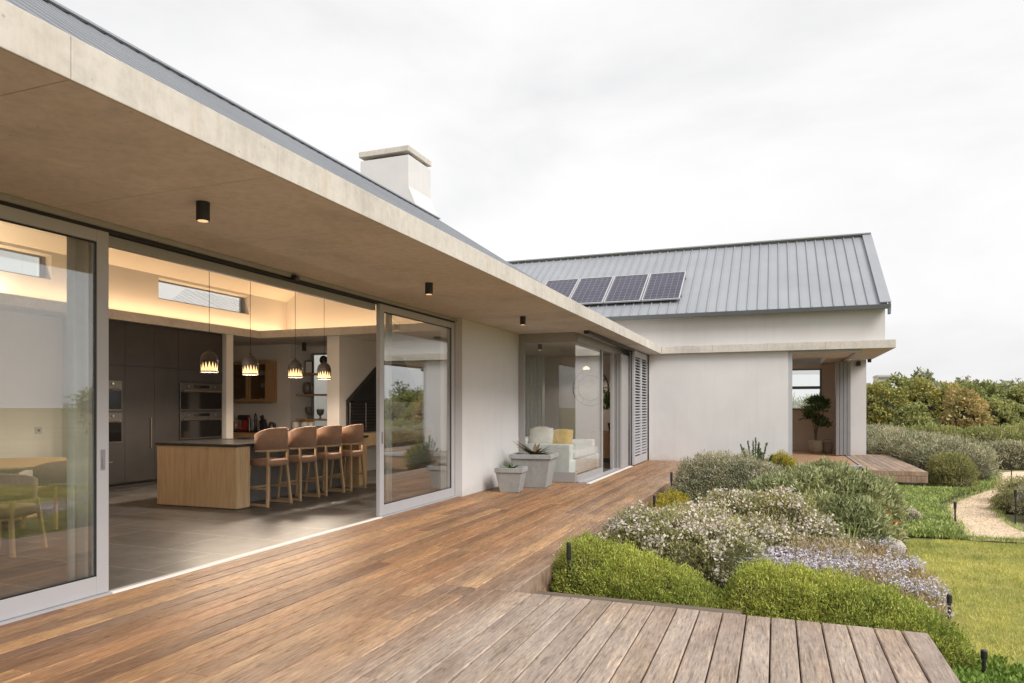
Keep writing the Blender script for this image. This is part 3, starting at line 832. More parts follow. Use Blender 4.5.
# glass corner of the lounge
gc = MB()
gc.box(-4.9, -4.78, 13.34, 13.42, .02, 2.978)
gc.box(-4.78, -3.70, 13.345, 13.415, 2.80, 2.977); gc.box(-3.75, -3.68, 13.42, 19.6, 2.80, 2.977)
gc.box(-4.78, -3.70, 13.345, 13.415, .0, .20)
gc.box(-3.755, -3.685, 13.415, 15.62, .0, .13)
gc.box(-3.755, -3.685, 15.52, 15.62, .13, 2.80)
gc.box(-3.755, -3.685, 16.65, 16.75, .0, 2.80)
for i in range(4): gc.box(-3.80 + .075 * i, -3.74 + .075 * i, 16.86, 17.7, .0, 2.80)
fr = gc.build('corner_window', mat('shade_grey_frame', (.33, .315, .31), .5, .04, 3), H, bevel=.004)  # frame grey set darker to carry the shade at this corner
MB().box(-4.78, -3.72, 13.372, 13.388, .20, 2.80).box(-3.726, -3.712, 13.388, 15.52, .13, 2.80).build('glass_pane', glass_mat('corner_glass', (.955, .97, .96), 1.7), fr)
tr = MB(); tr.box(-3.47, -3.37, 13.1, 17.75, 2.915, 2.978)
tr.build('shutter_track', M['black'], H)
MB().box(-3.46, -3.38, 13.25, 17.6, .0, .012).build('shutter_track', M['white'], H)
MB().box(-3.70, -3.52, 13.5, 17.6, -.02, .004).build('door_sill', M['alu'], H)
# louvred shutters
for k, (a, b_) in enumerate(((17.75, 18.7), (18.72, 19.66))):
    s_ = MB()
    s_.box(-3.43, -3.37, a, a + .09, .02, 2.95); s_.box(-3.43, -3.37, b_ - .09, b_, .02, 2.95)
    s_.box(-3.43, -3.37, a + .09, b_ - .09, .02, .22); s_.box(-3.43, -3.37, a + .09, b_ - .09, 2.80, 2.95)
    sh = s_.build('shutter', M['alu'], H)
    lo = MB(); z_ = .26
    while z_ < 2.78:
        lo.prism([(-3.44, a + .09, z_ + .045), (-3.365, a + .09, z_), (-3.36, a + .09, z_ + .008), (-3.435, a + .09, z_ + .053)], (0, b_ - a - .18, 0)); z_ += .075
    lo.build('louvres', M['alu'], sh)
    MB().box(-3.50, -3.46, a, b_, .02, 2.9).build('backing', M['aludark'], sh)

# far room corner opening
fo = MB()
fo.box(.31, .41, 19.77, 19.87, 0, 2.978); fo.box(.41, 2.03, 19.77, 19.87, 2.90, 2.977); fo.box(1.95, 2.05, 19.88, 24.2, 2.90, 2.977)
fo.box(.31, 2.05, 19.70, 19.80, -.08, .01); fo.box(2.0, 2.05, 19.8, 24.2, -.02, .008)
fo.build('opening_frame', M['alu'], H, bevel=.004)
for i in range(4):
    p_ = MB(); x_ = 1.72 + i * .115; y_ = 23.7 + .12 * i
    p_.box(x_, x_ + .095, y_ - .30, y_, .02, 2.88)
    o = p_.build('folding_door', M['aludark'], H, bevel=.006)
MB().box(1.99, 2.01, 19.9, 24.1, .009, .014).build('door_track', M['black'], H)
MB().box(2.36, 2.47, 24.08, 24.2, 2.78, 2.92).build('wall_lamp', M['black'], H)
MB().box(2.66, 2.76, 24.0, 24.1, 2.88, 2.978).build('wall_lamp', M['black'], H)

# ------------------------------------------------------------------ downlights under the eaves
def downlight(y, lab, x=-3.87, z=2.98, first=None):
    t = thing('ceiling_light', lab, 'ceiling light', (x, y, z), 'black cylinder lights under the concrete eaves')
    MB().lathe([(.047, -.135), (.047, 0)], n=20).build('housing', M['black'], t, local=True, bevel=.003)
    MB().lathe([(.036, -.138), (.036, -.134)], n=16).build('lens', M['ledspot'], t, local=True)
    return t
downlight(3.92, 'black cylinder ceiling light on the soffit nearest the camera, above the open doorway')
downlight(7.43, 'black cylinder ceiling light on the soffit above the right sliding door, second along the eaves')
downlight(10.73, 'black cylinder ceiling light on the soffit above the white wall and planters')
downlight(15.6, 'black cylinder ceiling light inside the glass lounge corner', x=-5.2)
sn = thing('sensor', 'small black motion sensor on the door head over the kitchen opening', 'sensor', (-4.98, 6.35, 2.93))
MB().box(-.02, .03, -.03, .03, -.035, .03).build('housing', M['black'], sn, local=True, bevel=.008)
MB().lathe([(.012, -.03), (.028, -.01), (.028, .01), (.012, .03)], (.045, 0, -.01), 12).build('lens', M['gun'], sn, local=True, smooth=True)

# ------------------------------------------------------------------ solar panels
pe = [(-2.53, 'rightmost solar panel on the far grey roof'), (-3.64, 'second solar panel from the right on the far grey roof'), (-4.75, 'third solar panel from the right on the far grey roof'), (-5.86, 'leftmost solar panel on the far grey roof, half hidden by the concrete eave')]
tilt = math.atan2(2.61, 3.9)
for i, (xr, lab) in enumerate(pe):
    if i == 0:
        sp0 = thing('solar_panel', lab, 'solar panel', (xr, 20.05, 4.40 + .13), 'solar panels on the far roof')
        ln_ = 1.88; w_ = 1.08
        f = MB(); f.box(-w_, 0, 0, .035, 0, .04); f.box(-w_, 0, ln_ - .035, ln_, 0, .04); f.box(-w_, -w_ + .035, .035, ln_ - .035, 0, .04); f.box(-.035, 0, .035, ln_ - .035, 0, .04)
        f.build('frame', M['alu'], sp0, local=True)
        MB().box(-w_ + .035, -.035, .035, ln_ - .035, .005, .03).build('cell_sheet', M['solar'], sp0, local=True)
        MB().box(-w_ - .02, .02, .3, .34, -.10, -.002).box(-w_ - .02, .02, 1.5, 1.54, -.10, -.002).each('mounting_rail', M['roofdark'], sp0, local=True)
        sp0.rotation_euler = (tilt, 0, 0)
    else:
        c = copy_tree(sp0); c.location.x = xr; c['label'] = lab

# ================================================================== KITCHEN
# tall cabinets
cb = thing('kitchen_cabinets', 'tall charcoal kitchen cabinets along the back wall', 'cabinet', (-11.4, 10.3, 0))
k = MB(); k.box(-11.74, -11.16, 8.80, 11.84, .10, 3.068); k.box(-11.7, -11.22, 8.82, 11.84, 0, .10)
k.build('carcass', M['cab'], cb)
dd = MB()
for a, b_ in ((8.815, 9.424), (9.428, 10.074), (10.078, 10.64)):
    dd.box(-11.159, -11.14, a, b_, .12, 2.25); dd.box(-11.159, -11.14, a, b_, 2.262, 3.06)
dd.box(-11.159, -11.14, 10.65, 11.83, .12, .82); dd.box(-11.159, -11.14, 10.65, 11.83, 2.02, 2.25); dd.box(-11.159, -11.14, 10.65, 11.83, 2.262, 3.06)
dd.each('door_front', M['cab'], cb, bevel=.003)
MB().box(-11.14, -11.11, 9.97, 9.99, .72, 1.30).build('handle', M['steel'], cb)
MB().box(-11.14, -11.11, 8.88, 9.15, .50, .52).build('handle', M['steel'], cb)
def oven(y0, y1, z0, lab):
    t = thing('oven', lab, 'oven', (-11.14, (y0 + y1) / 2, z0), 'built in ovens')
    h = .55; y0 -= t.location.y; y1 -= t.location.y
    MB().box(-.02, .012, y0, y1, 0, h).build('front', M['gun'], t, local=True, bevel=.004)
    MB().box(.012, .018, y0 + .02, y1 - .02, .03, .37).build('door_glass', M['ovenglass'], t, local=True)
    MB().box(.012, .017, y0 + .35, y1 - .35, .46, .52).build('display', M['ovenglass'], t, local=True)
    kb = MB()
    kb.tube([(.012, y0 + .2, .49), (.035, y0 + .2, .49)], .02, 12); kb.tube([(.012, y1 - .2, .49), (.035, y1 - .2, .49)], .02, 12)
    kb.each('knob', M['steel'], t, local=True)
    MB().tube([(.05, y0 + .06, .395), (.05, y1 - .06, .395)], .012, 8).box(.0, .05, y0 + .1, y0 + .12, .385, .405).box(.0, .05, y1 - .12, y1 - .1, .385, .405).build('handle', M['steel'], t, local=True)
oven(10.68, 11.80, 1.43, 'upper steel built in oven nearest the white column')
oven(10.68, 11.80, .85, 'lower steel built in oven nearest the white column')
oven(8.62, 9.36, 1.43, 'upper steel oven in the left stack beside the door frame')
oven(8.62, 9.36, .85, 'lower steel oven in the left stack beside the door frame')

# island
isl = thing('kitchen_island', 'oak kitchen island with a black stone top and open stool side', 'kitchen island', (-8.1, 9.8, 0))
MB().box(-8.86, -7.33, 8.06, 8.34, .015, .915).build('end_panel', M['oak'], isl, bevel=.004)
MB().box(-8.86, -7.33, 11.25, 11.52, .015, .915).build('end_panel', M['oak'], isl, bevel=.004)
MB().box(-8.82, -7.36, 8.09, 8.30, 0, .016).box(-8.8, -7.75, 8.34, 11.25, 0, .915).build('cupboard_body', mat('grey_cupboard', (.20, .195, .19), .6), isl)
MB().box(-8.885, -7.31, 8.04, 11.54, .915, .957).build('worktop', M['stone'], isl, bevel=.003)
cook = MB().box(-8.75, -8.25, 9.3, 10.2, .957, .963)
cook.build('hob', M['ovenglass'], isl)
# back counter
bc = thing('kitchen_counter', 'dark topped counter under the wooden wall cupboard', 'counter', (-11.4, 14.0, 0))
MB().box(-13.28, -9.32, 13.70, 14.28, .1, .88).build('cupboard_body', M['oakmid'], bc)
MB().box(-11.30, -9.32, 14.28, 15.08, .1, .88).build('cupboard_body', M['oakmid'], bc)
MB().box(-13.29, -9.31, 13.66, 14.29, .88, .92).box(-11.31, -9.31, 14.29, 15.09, .88, .92).build('worktop', M['stone'], bc, bevel=.003)
MB().box(-13.2, -9.4, 13.74, 14.2, .0, .1).build('plinth', M['seam'], bc)

# wall cupboard
wc = thing('wall_cupboard', 'honey oak wall cupboard with two glass doors holding crockery', 'cupboard', (-12.3, 14.1, 1.62))
b = MB(); b.box(-12.92, -11.70, 13.97, 14.0, 1.62, 1.66)
b = MB(); b.box(-12.92, -12.88, 13.97, 14.295, 1.62, 2.64); b.box(-11.76, -11.72, 13.97, 14.295, 1.62, 2.64); b.box(-12.88, -11.76, 13.97, 14.295, 1.62, 1.66); b.box(-12.88, -11.76, 13.97, 14.295, 2.60, 2.64); b.box(-12.88, -11.76, 14.27, 14.295, 1.66, 2.60); b.box(-12.34, -12.30, 13.98, 14.27, 1.66, 2.60)
b.build('carcass', M['oakmid'], wc)
MB().box(-12.88, -11.76, 14.0, 14.27, 1.96, 1.98).box(-12.88, -11.76, 14.0, 14.27, 2.27, 2.29).each('shelf', M['oakmid'], wc)
for a, c in ((-12.91, -12.33), (-12.31, -11.73)):
    d_ = MB(); d_.box(a, a + .07, 13.945, 13.968, 1.63, 2.63); d_.box(c - .07, c, 13.945, 13.968, 1.63, 2.63); d_.box(a + .07, c - .07, 13.945, 13.968, 1.63, 1.70); d_.box(a + .07, c - .07, 13.945, 13.968, 2.56, 2.63)
    dr = d_.build('door', M['oakmid'], wc)
    MB().box(a + .07, c - .07, 13.955, 13.96, 1.70, 2.56).build('glass_pane', M['glassin'], dr)
def cup(x, y, z, r, h, m, name, lab, cat, grp=None, prof=None):
    p_ = prof or [(r * .7, 0), (r * .95, h * .3), (r, h), (r * .88, h), (r * .8, h * .3), (.001, h * .1)]
    return tag(MB().lathe(p_, (x, y, z), 14).build(name, m, smooth=True), lab, cat, grp)
cup(-12.0, 14.12, 1.98, .07, .11, M['ceram'], 'cup', 'white jug on the middle shelf inside the wall cupboard right door', 'cup')
cup(-11.88, 14.14, 1.98, .06, .16, M['ceram'], 'cup', 'tall white cup at the right end of the cupboard middle shelf', 'cup')
cup(-12.05, 14.12, 2.29, .06, .12, M['ceram'], 'cup', 'white cup on the top shelf inside the wall cupboard', 'cup')
cup(-11.9, 14.12, 2.29, .07, .10, M['ceram'], 'bowl', 'white bowl on the top shelf of the wall cupboard', 'bowl')
cup(-12.6, 14.12, 1.66, .10, .06, M['ceram'], 'bowl', 'stacked white bowl on the bottom of the cupboard left side', 'bowl')
cup(-12.0, 14.12, 1.66, .09, .07, M['ceram'], 'bowl', 'white bowl on the bottom of the cupboard right side', 'bowl')

# counter things
tt_ = thing('toaster', 'pink copper toaster at the left end of the back counter', 'toaster', (-12.78, 13.95, .92))
MB().box(-.14, .14, -.08, .08, .01, .19).build('body', M['copper'], tt_, local=True, bevel=.035, smooth=True)
MB().box(-.10, .10, -.04, -.02, .185, .192).box(-.10, .10, .02, .04, .185, .192).each('slot', M['black'], tt_, local=True)
ct = thing('coffee_machine', 'red and black coffee machine on the back counter', 'coffee machine', (-12.46, 13.95, .92))
MB().box(-.10, .10, -.10, .14, 0, .05).box(-.10, .10, .03, .14, .05, .36).build('body', M['red'], ct, local=True, bevel=.02)
MB().box(-.09, .09, -.12, .14, .26, .38).build('brew_head', M['black'], ct, local=True, bevel=.02)
MB().tube([(.16, .02, 0), (.16, .02, .30)], .045, 12).build('milk_frother', M['gun'], ct, local=True)
pm_ = thing('pepper_mill', 'tall black pepper mill beside the coffee machine', 'pepper mill', (-12.12, 13.98, .92))
MB().lathe([(.04, 0), (.03, .1), (.036, .25), (.028, .3), (.034, .36), (.015, .42)], n=14).build('body', M['black'], pm_, local=True, smooth=True)
MB().lathe([(.006, .42), (.018, .435), (.006, .455)], n=10).build('top_knob', M['steel'], pm_, local=True, smooth=True)
kn = thing('knife_block', 'slanted dark knife block on the back counter', 'knife block', (-11.86, 13.97, .92))
MB().prism([(-.06, -.06, 0), (.10, -.06, 0), (.02, -.06, .28), (-.09, -.06, .24)], (0, .12, 0)).build('block', M['black'], kn, local=True, bevel=.004)
hb = MB()
for q in range(3): hb.bar((-.07 + .035 * q, 0, .26 + .012 * q), (-.10 + .035 * q, 0, .36 + .012 * q), .018, .03)
hb.each('knife_handle', M['gun'], kn, local=True)
kt = thing('kettle', 'small black kettle right of the knife block', 'kettle', (-11.62, 13.97, .92))
MB().lathe([(.085, 0), (.09, .06), (.07, .17), (.05, .2), (.01, .215)], n=18).build('body', M['gun'], kt, local=True, smooth=True)
MB().tube([(.07, 0, .18), (.12, 0, .17), (.12, 0, .07), (.085, 0, .05)], .01, 8).build('handle', M['black'], kt, local=True)
for i, (x_, lab) in enumerate(((-11.08, 'white canister on the counter, left of the pair below the shelves'), (-10.80, 'white canister on the counter, middle one below the shelves'), (-10.62, 'white canister on the counter, right one beside the column'))):
    t = thing('canister', lab, 'canister', (x_, 14.2, .92), 'white canisters on the counter')
    MB().lathe([(.085, 0), (.09, .02), (.09, .2), (.08, .21)], n=18).build('jar', M['ceram'], t, local=True, smooth=True)
    MB().lathe([(.088, .21), (.088, .225), (.02, .235), (.02, .26)], n=16).build('lid', M['oakmid'], t, local=True)
# shelves in the recess
SG = 'wooden shelves in the window recess'
for z_, lab in ((1.16, 'lowest wooden shelf in the window recess'), (1.78, 'middle dark shelf across the window recess'), (2.30, 'top wooden shelf in the window recess')):
    tag(MB().box(-11.31, -9.34, 14.5, 14.78, z_, z_ + .045).build('shelf', M['oakmid'], bevel=.003), lab, 'shelf', SG)
VP_ = [(.07, 0), (.11, .05), (.125, .16), (.10, .26), (.085, .30), (.075, .30), (.05, .05)]
GP = [(.06, 0), (.025, .03), (.025, .09), (.09, .15), (.105, .26), (.10, .30), (.09, .30), (.05, .16)]
cup(-11.0, 14.62, 1.205, .1, .3, M['smoke'], 'goblet', 'large smoky goblet vase on the lowest recess shelf', 'vase', None, GP)
cup(-10.66, 14.62, 1.205, .1, .3, M['smoke'], 'goblet', 'smaller smoky goblet vase beside the large one on the lowest recess shelf', 'vase', None, [(r * .9, z * .8) for r, z in GP])
cup(-10.36, 14.62, 1.205, .1, .3, M['smoke'], 'jar', 'squat dark jar at the right of the lowest recess shelf', 'jar', None, [(.06, 0), (.09, .05), (.09, .12), (.04, .18), (.03, .2)])
cup(-11.05, 14.62, 1.825, .1, .3, M['smoke'], 'vase', 'rounded smoky vase on the middle recess shelf', 'vase', None, VP_)
tag(MB().lathe([(.05, 0), (.06, .1), (.07, .2), (.06, .22)], (-10.36, 14.62, 1.825), 14).build('tin', M['gun'], smooth=True), 'dark tin on the right of the middle recess shelf', 'tin')
pf_ = thing('picture_frame', 'small black picture frame standing on the top recess shelf', 'picture frame', (-11.02, 14.64, 2.345))
f = MB(); f.box(-.12, -.10, -.01, .01, 0, .32); f.box(.10, .12, -.01, .01, 0, .32); f.box(-.10, .10, -.01, .01, 0, .02); f.box(-.10, .10, -.01, .01, .30, .32); f.build('frame', M['black'], pf_, local=True)
MB().box(-.10, .10, .002, .008, .02, .30).build('picture', M['ceram'], pf_, local=True)
dl = thing('spotlight', 'black spotlight cylinder hanging over the recess shelves', 'spotlight', (-10.75, 14.1, 3.07))
MB().lathe([(.05, -.2), (.05, 0)], n=16).build('housing', M['black'], dl, local=True)
MB().lathe([(.04, -.205), (.04, -.199)], n=16).build('lens', M['gun'], dl, local=True)
wg = thing('wall_clock', 'small round black clock in front of the recess window', 'clock', (-10.62, 14.7, 2.68))
MB().tube([(0, -.02, 0), (0, .02, 0)], .11, 20).build('case', M['black'], wg, local=True)
MB().tube([(0, -.026, 0), (0, -.021, 0)], .05, 16).build('dial', M['gun'], wg, local=True)
# braai fireplace
fp = thing('fireplace', 'black steel built in fireplace with a sloping hood', 'fireplace', (-8.95, 15.0, 0))
MB().prism([(-8.978, 13.22, 1.63), (-8.978, 16.7, 1.63), (-8.978, 15.6, 2.75), (-8.978, 14.9, 2.75)], (.12, 0, 0)).build('hood', M['firebrick'], fp, bevel=.006)
MB().box(-8.978, -8.93, 13.25, 16.65, .92, 1.62).build('fire_box', M['firebrick'], fp)
gr_ = MB()
for q in range(9): gr_.tube([(-8.91, 13.28, .98 + .072 * q), (-8.91, 16.6, .98 + .072 * q)], .009, 6)
for q in range(6): gr_.tube([(-8.905, 13.3 + .65 * q, .95), (-8.905, 13.3 + .65 * q, 1.6)], .012, 6)
gr_.build('grille', M['gun'], fp)
MB().box(-8.978, -8.6, 13.2, 16.7, .62, .90).build('hearth_ledge', M['oak'], fp, bevel=.004)

# pendant lamps
PG = 'grey clay pendant lamps over the island'
pen = None
for (x_, y_, lab) in ((-8.1, 8.33, 'leftmost grey pendant lamp over the near end of the island'), (-8.1, 9.22, 'second pendant lamp from the left over the island'), (-8.1, 10.37, 'third pendant lamp from the left over the island'), (-8.1, 11.23, 'rightmost grey pendant lamp, near the column')):
    if pen is None:
        pen = thing('pendant_lamp', lab, 'pendant lamp', (x_, y_, 2.03), PG)
        MB().lathe([(.130, .165), (.127, .20), (.116, .245), (.092, .285), (.055, .312), (.02, .322), (.015, .36)], n=28).build('shade', M['shade'], pen, local=True, smooth=True)
        MB().lathe([(.118, .012), (.116, .18)], n=28, cap=False).build('glow_band', M['led'], pen, local=True, smooth=True)
        lt = MB(); n_ = 16
        for q in range(n_):
            a0, a1, a2 = (2 * math.pi * (q + e) / n_ for e in (0, .5, 1))
            P_ = lambda a, z, r=.129: (r * math.cos(a), r * math.sin(a), z)
            lt.add([P_(a0, .168), P_(a1, .06), P_(a2, .168), P_(a1, .168), P_(a0, .168, .121), P_(a1, .06, .121), P_(a2, .168, .121), P_(a1, .168, .121)],
                   [(0, 1, 3), (3, 1, 2), (4, 7, 5), (7, 6, 5), (0, 4, 5, 1), (1, 5, 6, 2)])
        lt.lathe([(.130, 0), (.131, .022), (.120, .022), (.119, 0), (.130, 0)], n=28, cap=False)
        lt.build('lattice', M['shade'], pen, local=True)
        MB().tube([(0, 0, .35), (0, 0, 3.42)], .004, 6).build('cord', M['black'], pen, local=True)
        MB().lathe([(.05, 3.38), (.05, 3.44)], n=14).build('ceiling_rose', M['black'], pen, local=True)
    else:
        c = copy_tree(pen); c.location = (x_, y_, 2.03); c['label'] = lab

# stools and chairs
def arc_back(b, r, th, a0, a1, zb, ztop, cx=0, n=14, drop=.09):
    vs = []; fs = []
    for i in range(n + 1):
        t = a0 + (a1 - a0) * i / n; u = abs(2 * i / n - 1)
        zt = ztop - drop * u ** 3
        zb2 = zb + .01 * u
        for rr, z in ((r - th / 2, zb2), (r + th / 2, zb2), (r + th / 2 + .012, zt - .015), (r, zt), (r - th / 2, zt - .015)):
            vs.append((cx + rr * math.cos(t), rr * 1.02 * math.sin(t), z))
    m_ = 5
    for i in range(n):
        for j in range(m_):
            fs.append((i * m_ + j, (i + 1) * m_ + j, (i + 1) * m_ + (j + 1) % m_, i * m_ + (j + 1) % m_))
    fs.append(tuple(range(m_))); fs.append(tuple(range(n * m_, n * m_ + m_))[::-1])
    b.add(vs, fs)
def seat_mesh(r, z0, z1):
    b = MB(); n = 24; prof = [(.80, z0), (.97, z0 + .015), (1.0, (z0 + z1) / 2), (.96, z1 - .02), (.8, z1 - .004), (.4, z1 + .006), (.01, z1 + .008)]
    vs = []; fs = []
    for k_, z in prof:
        for j in range(n):
            t = 2 * math.pi * j / n; c, s = math.cos(t), math.sin(t)
            e = (abs(c) ** 4 + abs(s) ** 4) ** -.25
            vs.append((r * k_ * e * c * .98, r * k_ * e * s, z))
    for i in range(len(prof) - 1):
        for j in range(n): fs.append((i * n + j, i * n + (j + 1) % n, (i + 1) * n + (j + 1) % n, (i + 1) * n + j))
    fs.append(tuple(range(n))[::-1]); fs.append(tuple(range((len(prof) - 1) * n, len(prof) * n)))
    return b.add(vs, fs)
def make_stool():
    t = thing('bar_stool', '', 'bar stool', (0, 0, 0), 'terracotta bar stools along the island')
    seat_mesh(.245, .60, .71).build('seat', M['rust'], t, local=True, smooth=True)
    b = MB(); arc_back(b, .285, .045, R(-80), R(80), .855, 1.19, -.05); b.build('backrest', M['rust'], t, local=True, smooth=True)
    b = MB(); n = 12
    for i in range(n):
        a0, a1 = R(-80 + 160 * i / n), R(-80 + 160 * (i + 1) / n)
        b.bar((-.05 + .285 * math.cos(a0), .29 * math.sin(a0), .84), (-.05 + .285 * math.cos(a1), .29 * math.sin(a1), .84), .04, .03)
    b.build('back_rail', M['oakleg'], t, local=True)
    for sy in (-1, 1):
        MB().bar((.20, sy * .255, .0), (.165, sy * .20, .60), .038, .04).bar((.165, sy * .20, .60), (.17, sy * .215, .84), .036).build('leg', M['oakleg'], t, local=True, bevel=.005)
        MB().bar((-.235, sy * .245, .0), (-.19, sy * .20, .62), .034).build('leg', M['oakleg'], t, local=True, bevel=.005)
        MB().bar((-.22, sy * .243, .025), (.185, sy * .25, .025), .03, .035).bar((-.20, sy * .232, .27), (.17, sy * .235, .27), .022, .028).each('stretcher', M['oakleg'], t, local=True)
    MB().bar((-.205, -.22, .27), (-.205, .22, .27), .024, .03).build('foot_rail', M['oakleg'], t, local=True)
    return t
st = make_stool()
labs = ['bar stool nearest the camera, beside the oak island end panel', 'second bar stool from the camera along the island', 'third bar stool from the camera along the island', 'farthest bar stool from the camera, next to the sliding door edge']
for i, y_ in enumerate((8.70, 9.42, 10.13, 10.82)):
    s_ = st if i == 0 else copy_tree(st)
    s_.location = (-7.28, y_, 0); s_['label'] = labs[i]; s_.rotation_euler = (0, 0, R((-3, 2, -1, 4)[i]))

def make_chair():
    t = thing('dining_chair', '', 'dining chair', (0, 0, 0), 'dining chairs behind the left glass door')
    seat_mesh(.27, .38, .49).build('seat', M['brownfab'], t, local=True, smooth=True)
    b = MB(); arc_back(b, .31, .05, R(-85), R(85), .56, .84, -.04, drop=.06); b.build('backrest', M['brownfab'], t, local=True, smooth=True)
    b = MB(); n = 12
    for i in range(n):
        a0, a1 = R(-85 + 170 * i / n), R(-85 + 170 * (i + 1) / n)
        b.bar((-.04 + .31 * math.cos(a0), .316 * math.sin(a0), .55), (-.04 + .31 * math.cos(a1), .316 * math.sin(a1), .55), .04, .03)
    b.build('back_rail', M['oakleg'], t, local=True)
    for sy in (-1, 1):
        MB().bar((.235, sy * .275, .0), (.19, sy * .22, .38), .04).bar((.19, sy * .22, .38), (.19, sy * .235, .55), .042).build('leg', M['oakleg'], t, local=True, bevel=.006)
        MB().bar((-.24, sy * .26, .0), (-.20, sy * .22, .40), .036).bar((-.20, sy * .22, .38), (-.06, sy * .30, .56), .034).build('leg', M['oakleg'], t, local=True, bevel=.006)
    return t
dc = make_chair()
dcl = ['brown tweed dining chair in front, its back to the camera, behind the left glass door', 'second brown dining chair, farther back behind the left glass door']
for i, (x_, y_, a_) in enumerate(((-7.42, 4.86, -72), (-8.5, 6.2, 12))):
    s_ = dc if i == 0 else copy_tree(dc)
    s_.location = (x_, y_, 0); s_.rotation_euler = (0, 0, R(a_)); s_['label'] = dcl[i]
dt = thing('dining_table', 'oak dining table at the left edge behind the glass', 'dining table', (-9.7, 6.4, 0))
MB().lathe([(.98, .71), (1.0, .725), (1.0, .745), (.98, .75)], (-9.7, 6.4, 0), 40).build('tabletop', M['oak'], dt)
MB().lathe([(.35, 0), (.30, .05), (.12, .15), (.12, .6), (.3, .71)], (-9.7, 6.4, 0), 24).build('pedestal', M['oak'], dt, smooth=True)
sk = thing('wall_socket', 'white wall socket on the dining room wall behind the left glass', 'socket', (-11.75, 8.25, 1.1))
MB().box(0, .012, -.06, .06, -.06, .06).build('plate', M['alu'], sk, local=True, bevel=.004)
MB().box(.012, .018, -.02, .02, -.02, .02).build('switch', M['gun'], sk, local=True)

# pleated sheets: lounge curtains, and stand-in strips at the door jambs
def curtain(name, x, y0, y1, z0, z1, m, lab, n=None, alongx=False):
    b = MB(); w = y1 - y0; n = n or max(12, int(w / .02)); vs = []; fs = []
    for i in range(n + 1):
        y_ = y0 + w * i / n; dx = .035 * math.sin(i * 1.1) + .012 * math.sin(i * .37)
        for z in (z0, z1):
            vs.append((x + dx, y_, z) if not alongx else (y_, x + dx, z))
            vs.append((x + dx - .006, y_, z) if not alongx else (y_, x + dx - .006, z))
    for i in range(n):
        a = i * 4; c = a + 4
        fs += [(a, c, c + 2, a + 2), (a + 1, a + 3, c + 3, c + 1), (a, a + 1, c + 1, c), (a + 2, c + 2, c + 3, a + 3)]
    fs += [(0, 2, 3, 1), (n * 4, n * 4 + 1, n * 4 + 3, n * 4 + 2)]
    b.add(vs, fs)
    return tag(b.build(name, m, smooth=True), lab, 'curtain')
curtain('curtain', -5.36, 4.0, 4.25, .02, 2.95, M['curtain'], 'pale pleated strip standing in for the doubled glass reflection behind the left door stile')  # pale sheet painting the reflection of doubled glass, no real curtain
curtain('curtain', -5.32, 8.86, 9.02, .02, 2.95, M['curtain'], 'narrow pale strip standing in for a parked door stile behind the right pane')  # stands in for the stile of a door leaf parked behind
curtain('curtain', 18.9, -7.5, -6.9, .02, 2.95, fabric_mat('brown_curtain', (.26, .19, .13), 90), 'brown curtain at the back of the glass lounge corner', alongx=True)
curtain('curtain', 18.7, -6.8, -6.1, .02, 2.95, M['curtain'], 'pale grey curtain beside the brown one in the lounge', alongx=True)

# lounge furniture
sf = thing('sofa', 'cream linen sofa behind the glass corner window', 'sofa', (-4.4, 14.8, 0))
MB().box(-4.95, -3.86, 13.62, 16.0, .10, .42).build('base', M['sofa'], sf, bevel=.03, seg=3)
MB().box(-5.0, -3.88, 13.55, 13.82, .08, .74).build('arm', M['sofa'], sf, bevel=.02, seg=3)
MB().box(-4.95, -3.98, 15.8, 16.08, .08, .74).build('arm', M['sofa'], sf, bevel=.04, seg=3)
MB().box(-5.12, -4.9, 13.6, 16.0, .10, .86).build('backrest', M['sofa'], sf, bevel=.05, seg=3)
MB().box(-4.85, -3.83, 13.87, 14.83, .425, .60).build('seat_cushion', M['sofa'], sf, bevel=.05, seg=3)
MB().box(-4.85, -3.83, 14.85, 15.78, .425, .60).build('seat_cushion', M['sofa'], sf, bevel=.05, seg=3)
def cushion(x, y, z, rz, tilt_, m, lab):
    b = MB(); n = 10; vs = []; fs = []
    for sgn in (1, -1):
        for i in range(n + 1):
            for j in range(n + 1):
                u, v = 2 * i / n - 1, 2 * j / n - 1
                vs.append((.26 * u * (1 - .08 * v * v), sgn * .085 * ((1 - u ** 4) * (1 - v ** 4)) ** .6, .26 * v * (1 - .08 * u * u)))
    o_ = (n + 1) ** 2
    for i in range(n):
        for j in range(n):
            a = i * (n + 1) + j
            fs += [(a, a + 1, a + n + 2, a + n + 1), (o_ + a, o_ + a + n + 1, o_ + a + n + 2, o_ + a + 1)]
    b.add(vs, fs)
    o = b.build('cushion', m, smooth=True); o.location = (x, y, z); o.rotation_euler = (tilt_, 0, rz)
    return tag(o, lab, 'cushion', 'cushions on the cream sofa')
cushion(-4.62, 13.98, .83, R(12), R(-22), M['cushgrey'], 'oatmeal cushion leaning on the sofa near the planters')
cushion(-4.22, 14.06, .80, R(-8), R(-25), M['cushyel'], 'ochre yellow cushion leaning on the sofa arm')
cushion(-4.72, 14.45, .84, R(70), R(-18), M['brownfab'], 'brown cushion behind the ochre one on the sofa')
ck = thing('wall_clock', 'large round open metal clock on the lounge wall', 'clock', (-5.0, 19.62, 2.06))
b = MB()
for r_ in (.52, .36):
    pts = [(r_ * math.cos(2 * math.pi * q / 40), 0, r_ * math.sin(2 * math.pi * q / 40)) for q in range(41)]
    b.tube(pts, .014, 6)
b.build('ring', M['black'], ck, local=True)
b = MB()
for q in range(12):
    a_ = 2 * math.pi * q / 12; b.bar((.36 * math.cos(a_), 0, .36 * math.sin(a_)), (.52 * math.cos(a_), 0, .52 * math.sin(a_)), .03, .012)
